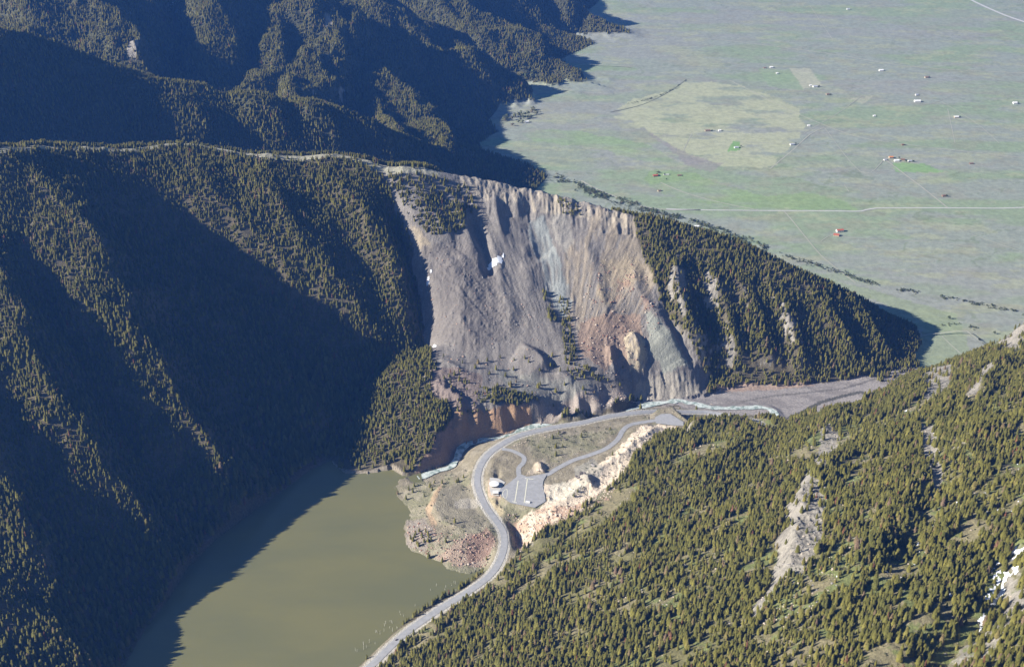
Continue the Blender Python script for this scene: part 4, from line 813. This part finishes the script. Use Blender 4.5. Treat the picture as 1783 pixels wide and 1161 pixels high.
# ---- buildings
WHITEW = simple('white_wall', (.72,.71,.68), .8, .06, .8); WHITER = simple('white_roof', (.82,.82,.80), .6, .05, .5); REDRF = simple('red_roof', (.42,.12,.07), .7, .15, .8); BROWNR = simple('brown_roof', (.22,.15,.11), .8, .15, .8); GREYRF = simple('grey_roof', (.40,.42,.45), .5, .1, .8)
TANW = simple('tan_wall', (.45,.37,.27), .85, .1, .8); BROWNW = simple('brown_wall', (.24,.15,.10), .85, .12, .8); GLASS = simple('window_glass', (.04,.05,.06), .15); ORANGE = simple('orange_roof', (.62,.24,.08), .7, .1, 1.); CONC = simple('concrete', (.52,.50,.46), .9, .1, .6)
def box(x0, x1, y0, y1, z0, z1): return [(x0,y0,z0),(x1,y0,z0),(x1,y1,z0),(x0,y1,z0),(x0,y0,z1),(x1,y0,z1),(x1,y1,z1),(x0,y1,z1)], [[0,3,2,1],[4,5,6,7],[0,1,5,4],[1,2,6,5],[2,3,7,6],[3,0,4,7]]
def merge(*parts):
    vs, fs = [], []
    for v, f in parts: k = len(vs); vs += v; fs += [[i+k for i in q] for q in f]
    return vs, fs
def empty(name, loc, rz=0): e = bpy.data.objects.new(name, None); e.empty_display_size = 1; COL.objects.link(e); e.location = loc; e.rotation_euler = (0, 0, rz); return e
def house(px, L_, W_, h, wm, rm, label, rz=0., pitch=.45, name='farmhouse', cat='house', group=None, chim=False):
    p = hitz(*px); e = empty(name, (p[0], p[1], p[2]-.3), rz); a, b = L_/2, W_/2
    v, f = box(-a, a, -b, b, 0, h); vs = v + [(-a, 0, h+b*pitch), (a, 0, h+b*pitch)]; f = [q for q in f if q != [4,5,6,7]] + [[4,7,8],[5,9,6]]
    mesh_obj('wall', vs, f, wm, e); o_ = .5; t_ = .25; r = h+b*pitch; e0 = h-o_*pitch
    sec = [(-b-o_, e0), (0, r), (b+o_, e0), (b+o_, e0+t_), (0, r+t_), (-b-o_, e0+t_)]; vs = [(x, y, z+.02) for x in (-a-o_, a+o_) for y, z in sec]
    fs = [[i, (i+1) % 6, (i+1) % 6+6, i+6] for i in range(6)] + [[0,1,4,5][::-1],[1,2,3,4][::-1],[6,7,10,11],[7,8,9,10]]; rf = mesh_obj('roof', vs, fs, rm, e)
    v, f = box(-.5, .5, -b-.06, -b+.05, .3, 2.3); mesh_obj('door', v, f, BROWNW, e)
    for sx in (-.6, .6): v, f = box(sx*a-.6, sx*a+.6, -b-.05, -b+.05, 1.2, 2.3); mesh_obj('window', v, f, GLASS, e)
    if chim: v, f = box(a*.4-.4, a*.4+.4, -.4, .4, h, r+1.2); mesh_obj('chimney', v, f, CONC, rf)
    return tag(e, label, cat, group)
def trailer(px, L_, label, rz=0., name='trailer', cat='trailer'):
    p = hitz(*px); e = empty(name, (p[0], p[1], p[2]), rz); a, b = L_/2, 1.4
    v, f = box(-a, a, -b, b, .6, 3.3); mesh_obj('body', v, f, WHITEW, e); v, f = box(-a-.1, a+.1, -b-.1, b+.1, 3.3, 3.5); mesh_obj('roof', v, f, WHITER, e)
    for sx in (-.6, .6):
        vs = [(sx*a+cos(k*pi/5)*.4, y, .4+sin(k*pi/5)*.4) for y in (-b+.1, b-.1) for k in range(10)]; mesh_obj('wheel', vs, [list(range(10)), list(range(10,20))[::-1]]+[[k, 10+k, 10+(k+1)%10, (k+1)%10] for k in range(10)], DARKR, e)
    for sx in (-.5, .1, .6): v, f = box(sx*a-.5, sx*a+.5, -b-.04, -b+.04, 1.8, 2.6); mesh_obj('window', v, f, GLASS, e)
    return tag(e, label, cat)
house((1141,307), 15, 10, 4, BROWNW, REDRF, 'red roofed farmhouse on the bright green lot left of the long white trailer', .2, chim=True); trailer((1160,305.5), 18, 'long white trailer beside the red roofed farmhouse', .05)
house((1183,306), 12, 7, 2.6, BROWNW, BROWNR, 'low brown shed right of the long white trailer', .1, name='shed', cat='shed'); house((1148,333), 10, 6, 3, TANW, BROWNR, 'small tan shed standing alone on the sage below the green lot', .4, name='shed', cat='shed')
house((1213,396), 12, 8, 4.5, WHITEW, WHITER, 'bright white shed beside the row of shrubs below the long pale road', .1, name='shed', cat='shed'); trailer((1252,408.5), 11, 'white trailer among the shrubs behind the forested ridge', -.2)
house((1462,404), 20, 10, 6, WHITEW, REDRF, 'red roofed white barn in the open sage at the ranch', .2, name='barn', cat='barn'); house((1456,411), 15, 11, 4.5, TANW, REDRF, 'low red roofed house in front of the ranch barn', -.3, chim=True)
house((1551,276), 13, 9, 5, TANW, ORANGE, 'orange roofed house in the farmyard above the green field', .1); house((1541,279.5), 9, 7, 3.5, WHITEW, GREYRF, 'small grey roofed shed at the left end of the farmyard', .3, name='shed', cat='shed'); house((1561,281), 15, 9, 4, WHITEW, WHITER, 'white barn in the middle of the farmyard', .1, name='barn', cat='barn')
house((1572,279), 12, 8, 4, BROWNW, BROWNR, 'brown shed in the farmyard right of the white barn', -.2, name='shed', cat='shed'); house((1584,282), 12, 8, 4, WHITEW, GREYRF, 'grey roofed building at the right end of the farmyard', .2)
house((1643,342), 10, 8, 4, BROWNW, BROWNR, 'dark brown shed near the end of the diagonal track', .2, name='shed', cat='shed'); house((1232,229), 18, 9, 4, TANW, BROWNR, 'brown roofed house on the pale grass field', .1); house((1253,229), 9, 7, 4, WHITEW, WHITER, 'small white shed right of the house on the pale field', .2, name='shed', cat='shed')
house((1282,258), 14, 9, 4, WHITEW, GREYRF, 'grey roofed house on the small dark green lawn', .1); house((1379,253), 13, 9, 4, WHITEW, GREYRF, 'grey house at the right corner of the pale field', .2); house((1408,220), 9, 7, 3.5, WHITEW, WHITER, 'tiny white cabin where the dirt tracks cross', 0, name='cabin', cat='cabin')
house((1419,152), 16, 11, 5, WHITEW, GREYRF, 'white house with grey roof below the pale square field', .1); house((1411,150), 8, 6, 3.5, WHITEW, WHITER, 'little white shed left of the house below the square field', .1, name='shed', cat='shed'); house((1441,165.5), 12, 8, 4, TANW, BROWNR, 'brown cabin right of the pale square field', .2, name='cabin', cat='cabin')
house((1534,124), 16, 10, 5, WHITEW, WHITER, 'white house on a pale dirt patch far out in the valley', .1); house((1613,136), 13, 9, 5, TANW, BROWNR, 'brown house beside a dark tree far out in the valley', .1); house((1596,166.5), 10, 8, 4, WHITEW, GREYRF, 'small grey shed above the big white barn', .2, name='shed', cat='shed')
house((1597,178), 22, 12, 5.5, WHITEW, WHITER, 'big white barn in the middle of the right side of the valley', .05, name='barn', cat='barn'); house((1665,205), 15, 9, 4.5, TANW, WHITER, 'tan house with pale roof below right of the big white barn', .1); house((1767,181), 14, 11, 5, WHITEW, WHITER, 'white house near the right edge of the valley', .1)
house((1477,17.5), 14, 9, 5, WHITEW, GREYRF, 'most distant grey cabin near the top of the valley', .1, name='cabin', cat='cabin'); house((1343,118.5), 12, 8, 4, WHITEW, WHITER, 'white cabin above the darker square meadow', .1, name='cabin', cat='cabin'); house((1331,119.5), 10, 7, 3, TANW, BROWNR, 'brown shed left of the cabin above the square meadow', .1, name='shed', cat='shed')
house((1353,129), 8, 6, 4, WHITEW, WHITER, 'tiny white shed inside the darker square meadow', .1, name='shed', cat='shed'); house((1522,203), 8, 6, 4, WHITEW, WHITER, 'tiny white cabin alone between the pale triangle and the big barn', .1, name='cabin', cat='cabin'); house((1572,253.5), 8, 6, 4, BROWNW, BROWNR, 'tiny brown cabin alone above the farmyard', .1, name='cabin', cat='cabin')
house((1691,286), 12, 6, 3, BROWNW, BROWNR, 'low brown shed alone right of the green field', .1, name='shed', cat='shed'); house((917,214), 14, 9, 5, WHITEW, WHITER, 'white house beside the pale cottonwood grove at the mountain foot', .3); house((813,254), 12, 8, 4, WHITEW, GREYRF, 'grey roofed cabin at the tip of the shaded spur', .3, name='cabin', cat='cabin')
house((1126,379), 8, 5, 3, WHITEW, WHITER, 'tiny white hut on the ridge at the right end of the slide crest', .2, name='hut', cat='hut')
# round visitor centre and its side building
def disc(r0, r1, z0, z1, n_=32): 
    vs = [(cos(k*2*pi/n_)*r, sin(k*2*pi/n_)*r, z) for r, z in ((r0, z0), (r1, z1)) for k in range(n_)]; return vs, [list(range(n_))[::-1], list(range(n_, 2*n_))] + [[k, (k+1) % n_, n_+(k+1) % n_, n_+k] for k in range(n_)]
p = hitz(860.5, 846); e = empty('visitor_center', (p[0], p[1], p[2])); v, f = disc(6.8, 6.8, 0, 4.6); mesh_obj('wall', v, f, TANW, e); v, f = disc(7.0, 7.0, 1.6, 3.8); 
for k in range(10):
    a0_ = k*2*pi/10+.06; a1_ = (k+1)*2*pi/10-.06; vs = [(cos(a)*7.0, sin(a)*7.0, z) for z in (1.4, 3.9) for a in np.linspace(a0_, a1_, 5)]; mesh_obj('window', vs, [[i, i+1, i+6, i+5] for i in range(4)], GLASS, e)
v, f = disc(8.9, 9.1, 4.6, 5.1, 40); rf = mesh_obj('roof', v, f, WHITER, e); v, f = disc(9.1, 1.6, 5.1, 6.0, 40); mesh_obj('roof_cone', v, f, WHITER, rf); tag(e, 'round white roofed visitor centre beside the car park', 'building')
p = hitz(863, 860); e = empty('side_building', (p[0], p[1], p[2]), .05); v, f = box(-4.6, 4.6, -3.4, 3.4, 0, 3.6); mesh_obj('wall', v, f, TANW, e); v, f = box(-5.2, 5.2, -4.2, 4.2, 3.6, 4.1); mesh_obj('roof', v, f, WHITER, e); v, f = box(-.6, .6, -3.46, -3.3, 0, 2.2); mesh_obj('door', v, f, BROWNW, e); tag(e, 'small square white roofed building below the round visitor centre', 'building')
# terrace round both buildings, path kerbs and traffic islands of the car park
q = [hit(*p_) for p_ in [(853,833),(868,833),(880,840),(872,850),(868,866),(855,866),(852,850)]]; z0 = 35.0
mesh_obj('terrace', [(a[0], a[1], 35.25) for a in q], [list(range(len(q)))], CONC)['kind'] = 'structure'; bpy.data.objects['terrace']['label'] = 'concrete terrace around the visitor centre'
def pathz(pts, w, name, m, h_, label, cat, closed=False):
    q = np.array([hitz(*p_) for p_ in pts]); zt = PARKZ + .02
    if closed: q = np.vstack([q, q[:1]])
    d = np.gradient(q[:, :2], axis=0); d /= np.linalg.norm(d, axis=1, keepdims=True); n_ = np.column_stack([-d[:,1], d[:,0]])*w/2; vs = []
    for i in range(len(q)): vs += [(q[i,0]-n_[i,0], q[i,1]-n_[i,1], zt), (q[i,0]+n_[i,0], q[i,1]+n_[i,1], zt), (q[i,0]+n_[i,0], q[i,1]+n_[i,1], zt+h_), (q[i,0]-n_[i,0], q[i,1]-n_[i,1], zt+h_)]
    fs = [[i*4+a, i*4+b_, i*4+4+b_, i*4+4+a] for i in range(len(q)-1) for a, b_ in ((0,3),(3,2),(2,1))]
    return tag(mesh_obj(name, vs, fs, m), label, cat)
PARKZ = max(v.co.z for v in bpy.data.objects['car_park'].data.vertices)
pathz([(902.3,838.3),(899.5,856),(896.5,874)], 1.6, 'traffic_island', PAINT, .15, 'long pale kerbed strip in the left half of the car park', 'traffic island'); pathz([(918.4,834.4),(915.5,856),(913,876)], 1.6, 'traffic_island', PAINT, .15, 'long pale kerbed strip in the right half of the car park', 'traffic island')
pathz([(892,874.5),(900,876.5)], 1.2, 'traffic_island', PAINT, .15, 'short kerb at the foot of the left car park strip', 'traffic island'); pathz([(914,833.8),(929,835.5)], 1.2, 'traffic_island', PAINT, .15, 'short kerb at the top of the right car park strip', 'traffic island')
pathz([(882.5,852),(878,855),(875,861),(876.5,867),(881,869.5),(883,864),(883.5,857)], .9, 'traffic_island', PAINT, .15, 'oval kerb loop near the side building in the car park', 'traffic island', True)
for i in range(30):
    pass
trailer((919,876.5), 8, 'white camper van parked at the lower end of the car park', -.25, 'camper_van', 'camper van')
def car(px, m, label, rz):
    p = hitz(*px); e = empty('car', (p[0], p[1], p[2]+.5), rz); v, f = box(-2.2, 2.2, -.9, .9, .35, .95); v2, f2 = box(-1.2, 1.4, -.8, .8, .95, 1.5); mesh_obj('body', *merge((v, f), ([(x*.85 if z > 1.2 else x, y*.9 if z > 1.2 else y, z) for x, y, z in v2], f2)), m, e)
    for sx in (-1.4, 1.4):
        for sy in (-.9, .9): vs = [(sx+cos(k*pi/5)*.35, sy+t_, .35+sin(k*pi/5)*.35) for t_ in (-.1, .1) for k in range(10)]; mesh_obj('wheel', vs, [list(range(10)), list(range(10,20))[::-1]]+[[k, 10+k, 10+(k+1)%10, (k+1)%10] for k in range(10)], DARKR, e)
    return tag(e, label, 'car')
car((690,1115), DARKR, 'dark car driving on the highway beside the lake', .8)
# ---- valley tracks and roads
def track(px, w, m, label, dz=.65, name='dirt_track'): return tag(ribbon(name, smooth_path(px, step=25), w/2, w/2, m, dz, .2), label, None, None, 'structure')
TRK = simple('track_dirt', (.38,.37,.31), .95, .15, .05); GRV = simple('gravel_road', (.50,.50,.48), .95, .08, .05); DUN = simple('dun_track', (.37,.37,.30), .95, .1, .05)
track([(1160,364),(1220,366),(1330,367),(1440,367.5),(1500,368),(1525,363),(1650,362.5),(1740,363),(1790,361)], 6, GRV, 'pale gravel road running straight across the valley', name='gravel_road')
track([(1012,315),(1040,330),(1080,346),(1120,360),(1165,365.5),(1220,366)], 5, TRK, 'pale road curving past the shrubs at the foot of the slide ridge')
track([(1540,277),(1570,300),(1610,330),(1650,362)], 4.5, TRK, 'straight diagonal track from the farmyard to the gravel road'); track([(1150,318),(1190,335),(1250,352),(1320,366)], 4, TRK, 'farm track from the red roofed house to the gravel road')
track([(1365,368),(1380,385),(1400,410),(1430,445),(1460,470),(1490,493)], 3.5, DUN, 'dun track crossing the sage below the gravel road'); track([(1660,-15),(1700,5),(1750,27),(1800,44)], 14, GRV, 'wide pale highway in the top right of the valley', name='highway')
track([(1270,140),(1310,160),(1370,190),(1440,220),(1500,240),(1600,255),(1783,275)], 4, DUN, 'faint track running right across the valley'); track([(1340,295),(1380,262),(1410,235),(1435,222)], 4, DUN, 'faint track along the edge of the pale field')
track([(1062,196),(1120,182),(1165,160),(1195,139)], 3.2, simple('dark_ditch', (.17,.18,.13), .95), 'dark ditch along the upper edge of the pale field', name='ditch')
track([(1495,170),(1600,180),(1700,184),(1790,186)], 3, DUN, 'faint line across the right side of the valley'); track([(1175,62),(1300,75),(1450,95),(1600,118),(1790,128)], 5, DUN, 'faint far line across the valley'); track([(960,128),(1010,118),(1060,116),(1100,118)], 4, DUN, 'faint far line near the mountain foot')
for i_, pp in enumerate([[(1205,232),(1190,262)],[(1435,222),(1500,300),(1540,278)],[(1290,150),(1400,160),(1480,172)],[(1280,247),(1400,252),(1440,250)],[(1500,168),(1455,200),(1400,232)],[(1650,190),(1663,250)],[(1590,180),(1620,182),(1680,162),(1780,170)],[(1640,178),(1700,215),(1740,250)],[(1100,12),(1250,18),(1400,24),(1560,40),(1783,70)],[(1410,10),(1450,70)],[(1000,250),(965,262),(905,262)],[(1470,322),(1478,334)],[(1470,322),(1515,326)],[(1690,408),(1783,440)],[(1183,120),(1330,118),(1480,120),(1620,134),(1783,142)],[(1430,420),(1452,408),(1480,415),(1600,420),(1700,430)],[(1640,585),(1655,600),(1680,622)]]): track(pp, 2.4, DUN, 'thin dirt track or fence line number crossing the sage valley'.replace(' number', ''))
track([(1600,585),(1640,583),(1700,600),(1760,622)], 3, DUN, 'track crossing the meadow beside the canyon mouth')
# ---- leafy trees and shrubs of the valley
LEAF = leafmat('cottonwood_leaves', (.20,.23,.10), (.28,.28,.16), (.16,.20,.08)); SHR = leafmat('shrub_leaves', (.14,.17,.075), (.21,.22,.12), (.11,.14,.06))
def bush(seed, m, nb=140, flat=.8):
    r = random.Random(seed); vs = []; fs = []; cl = [(r.uniform(-.3,.3), r.uniform(-.3,.3), r.uniform(.3,.75), r.uniform(.22,.36)) for _ in range(6)]
    for k in range(nb):
        cx, cy, cz, cr_ = r.choice(cl); a = r.random()*6.28; ph = math.acos(r.uniform(-.6, 1)); x = cx+cr_*math.sin(ph)*cos(a); y = cy+cr_*math.sin(ph)*sin(a); z = max(.03, cz+cr_*math.cos(ph)*flat); s = .10; n0 = len(vs)
        vs += [(x+r.uniform(-s,s), y+r.uniform(-s,s), z+r.uniform(-s,s)*.8) for _ in range(4)]; fs += [[n0,n0+1,n0+2],[n0,n0+2,n0+3],[n0+1,n0+3,n0+2]]
    return me_of('crown', (vs, fs), m)
BU = [bush(60+i, SHR) for i in range(3)]; CW = [bush(70+i, LEAF) for i in range(3)]; BUO = [bpy.data.objects.new('shrub', m_) for m_ in BU]; CWO = [bpy.data.objects.new('leafy', m_) for m_ in CW]
for px, k in (([(868,222),(880,205),(900,200),(915,210),(900,222)], 16), ([(900,206),(915,190),(932,188),(935,200),(918,212)], 16), ([(902,130),(912,122),(930,128),(938,136),(920,138)], 12)):
    q = np.array([hitz(*p_)[:2] for p_ in px]); c = 0
    while c < k:
        x = random.uniform(q[:,0].min(), q[:,0].max()); y = random.uniform(q[:,1].min(), q[:,1].max())
        if not pip(np.array([x]), np.array([y]), q)[0]: continue
        h_ = random.uniform(13, 19); e = empty('cottonwood_tree', (x, y, float(ground(np.array([x]), np.array([y]))[0]))); e.scale = (h_*.8, h_*.8, h_)
        o1 = bpy.data.objects.new('crown', random.choice(CW)); COL.objects.link(o1); o1.parent = e; o2 = bpy.data.objects.new('trunk', TR); COL.objects.link(o2); o2.parent = e
        up = px[0][1] < 150; tag(e, 'pale leafy cottonwood in the small upper grove at the mountain foot' if up else 'pale leafy cottonwood in the larger grove beside the white house', 'tree', 'cottonwoods of the upper grove' if up else 'cottonwoods of the lower grove'); c += 1
for px, h_, lb in (((1652,556), 12, 'lone dark tree beyond the tip of the mountain shadow'), ((1731,582), 10, 'lone small tree near the right edge of the meadow')):
    p = hitz(*px); e = empty('leafy_tree', p); e.scale = (h_*.8, h_*.8, h_); o1 = bpy.data.objects.new('crown', BU[0]); COL.objects.link(o1); o1.parent = e; o2 = bpy.data.objects.new('trunk', TR); COL.objects.link(o2); o2.parent = e; tag(e, lb, 'tree')
def shrubline(px, w, k, h0, h1, pro, label, name='shrubs'):
    pa = smooth_path(px, step=10); i = rng.integers(0, len(pa), k); x = pa[i,0]+rng.normal(0, w, k); y = pa[i,1]+rng.normal(0, w, k); h_ = h0+(h1-h0)*rng.random(k)
    keep = fbm(x, y, 45, 3, seed=500) > .40; x, y, h_ = x[keep], y[keep], h_[keep]; m_ = len(x); return scatter(name, x, y, ground(x, y), h_*1.1, h_, rng.random(m_)*6.28, rng.integers(0, 3, m_), pro, label)
shrubline([(965,308),(1000,320),(1040,338),(1090,352),(1140,368),(1200,384),(1260,405),(1330,432)], 9, 420, 4, 9, CWO, 'pale leafy shrubs along the creek behind the slide ridge')
shrubline([(975,314),(1010,330),(1060,348),(1120,366),(1180,382)], 12, 260, 3, 6, BUO, 'dark shrubs along the creek behind the slide ridge'); shrubline([(1330,432),(1380,450),(1440,468),(1500,488),(1560,503),(1680,525),(1783,545)], 6, 300, 3, 6, BUO, 'line of shrubs along the valley edge ditch')
shrubline([(1640,568),(1700,578),(1760,590)], 4, 50, 3, 6, BUO, 'row of shrubs on the meadow by the canyon mouth'); shrubline([(1062,186),(1110,178),(1160,162),(1195,140)], 3, 120, 2, 4, BUO, 'shrubs along the ditch of the pale field'); shrubline([(1170,315),(1140,300)], 8, 12, 4, 7, BUO, 'garden shrubs round the red roofed farmhouse')
for hx, hy in ((1290,257),(1386,252),(1426,152),(1446,166),(1618,136),(1672,205),(1772,181),(1240,229),(1566,277),(1578,283),(1590,283),(1648,343)):
    p = hitz(hx, hy); e = empty('leafy_tree', p); s_ = random.uniform(6, 9); e.scale = (s_, s_, s_); o1 = bpy.data.objects.new('crown', random.choice(BU)); COL.objects.link(o1); o1.parent = e; o2 = bpy.data.objects.new('trunk', TR); COL.objects.link(o2); o2.parent = e; tag(e, 'small dark leafy tree beside a building out in the valley', 'tree', 'leafy trees beside valley buildings')
# low brush on open ground
x, y, z = from_mask((region == 5) & (rdD > 9) & (calm < .4) & ~near_level & (N1 > .47) & (Z > 3), .006); k = len(x); h_ = 1.2+2.*rng.random(k); scatter('brush', x, y, z, h_*1.2, h_, rng.random(k)*6.28, rng.integers(0, 3, k), BUO, 'low brush on the grassy parts of the landslide dam')
x, y, z = from_mask((region == 6) & vis & (np.abs(TT) < .56) & (N1 > .42), .006); k = len(x); h_ = .9+1.6*rng.random(k); scatter('brush', x, y, z, h_*1.2, h_, rng.random(k)*6.28, rng.integers(0, 3, k), BUO, 'low brush between the conifers of the foreground hillside')
# ---- dead trees standing in the lake
SNG = simple('bleached_wood', (.62,.60,.55), .9)
def snag(x, y, h_, seed):
    r = random.Random(seed); vs = []; fs = []
    def rod(a, b_, r0, r1):
        n0 = len(vs)
        for (px_, py_, pz_), rr_ in ((a, r0), (b_, r1)):
            for k in range(4): vs.append((px_+cos(k*pi/2)*rr_, py_+sin(k*pi/2)*rr_, pz_))
        fs.extend([[n0+k, n0+(k+1)%4, n0+4+(k+1)%4, n0+4+k] for k in range(4)])
    lx, ly = r.uniform(-.6,.6), r.uniform(-.6,.6); rod((0,0,-1.5), (lx,ly,h_), .22, .06)
    for k in range(4): f_ = r.uniform(.4,.9); a = r.random()*6.28; rod((lx*f_,ly*f_,h_*f_), (lx*f_+cos(a)*1.2, ly*f_+sin(a)*1.2, h_*f_+.5), .08, .04)
    o_ = mesh_obj('dead_tree', vs, fs, SNG, loc=(x, y, 0)); tag(o_, 'bleached bare dead tree standing in the shallow water beside the road', 'dead tree', 'dead trees standing in the lake')
shp = [(655,1120),(680,1090),(700,1075),(730,1055),(760,1045),(775,1035),(790,1028),(800,1018),(815,1005),(830,995),(838,990),(765,1020),(750,1035),(690,1100),(640,1130),(620,1140),(665,1105),(715,1065)]
for i in range(46):
    u_, v_ = random.choice(shp); w_ = P(u_+random.uniform(-14,4), v_+random.uniform(-9,4), 0); snag(w_[0], w_[1], random.uniform(3, 8), i)
#@@END

# ------------------------------------------------------------------ haze
HAZE_D = 4.2e-5
m = bpy.data.materials.new('haze'); m.use_nodes = True; t = m.node_tree; t.nodes.clear(); oo = t.nodes.new('ShaderNodeOutputMaterial'); pv_ = t.nodes.new('ShaderNodeVolumePrincipled')
pv_.inputs['Color'].default_value = (.09,.28,.92,1); pv_.inputs['Density'].default_value = HAZE_D; pv_.inputs['Anisotropy'].default_value = 0.2; t.links.new(pv_.outputs[0], oo.inputs['Volume'])
m.volume_intersection_method = 'ACCURATE' if hasattr(m, 'volume_intersection_method') and False else getattr(m, 'volume_intersection_method', 'FAST')
a0, a1, b0, b1, c0, c1 = -9500, 9500, -800, 9600, -160, max(1440., float(Z.max())+30)
vs = [(a0,b0,c0),(a1,b0,c0),(a1,b1,c0),(a0,b1,c0),(a0,b0,c1),(a1,b0,c1),(a1,b1,c1),(a0,b1,c1)]
hz = mesh_obj('haze', vs, [[0,3,2,1],[4,5,6,7],[0,1,5,4],[1,2,6,5],[2,3,7,6],[3,0,4,7]], m); tag(hz, 'thin blue air haze over the valley', None, None, 'stuff')
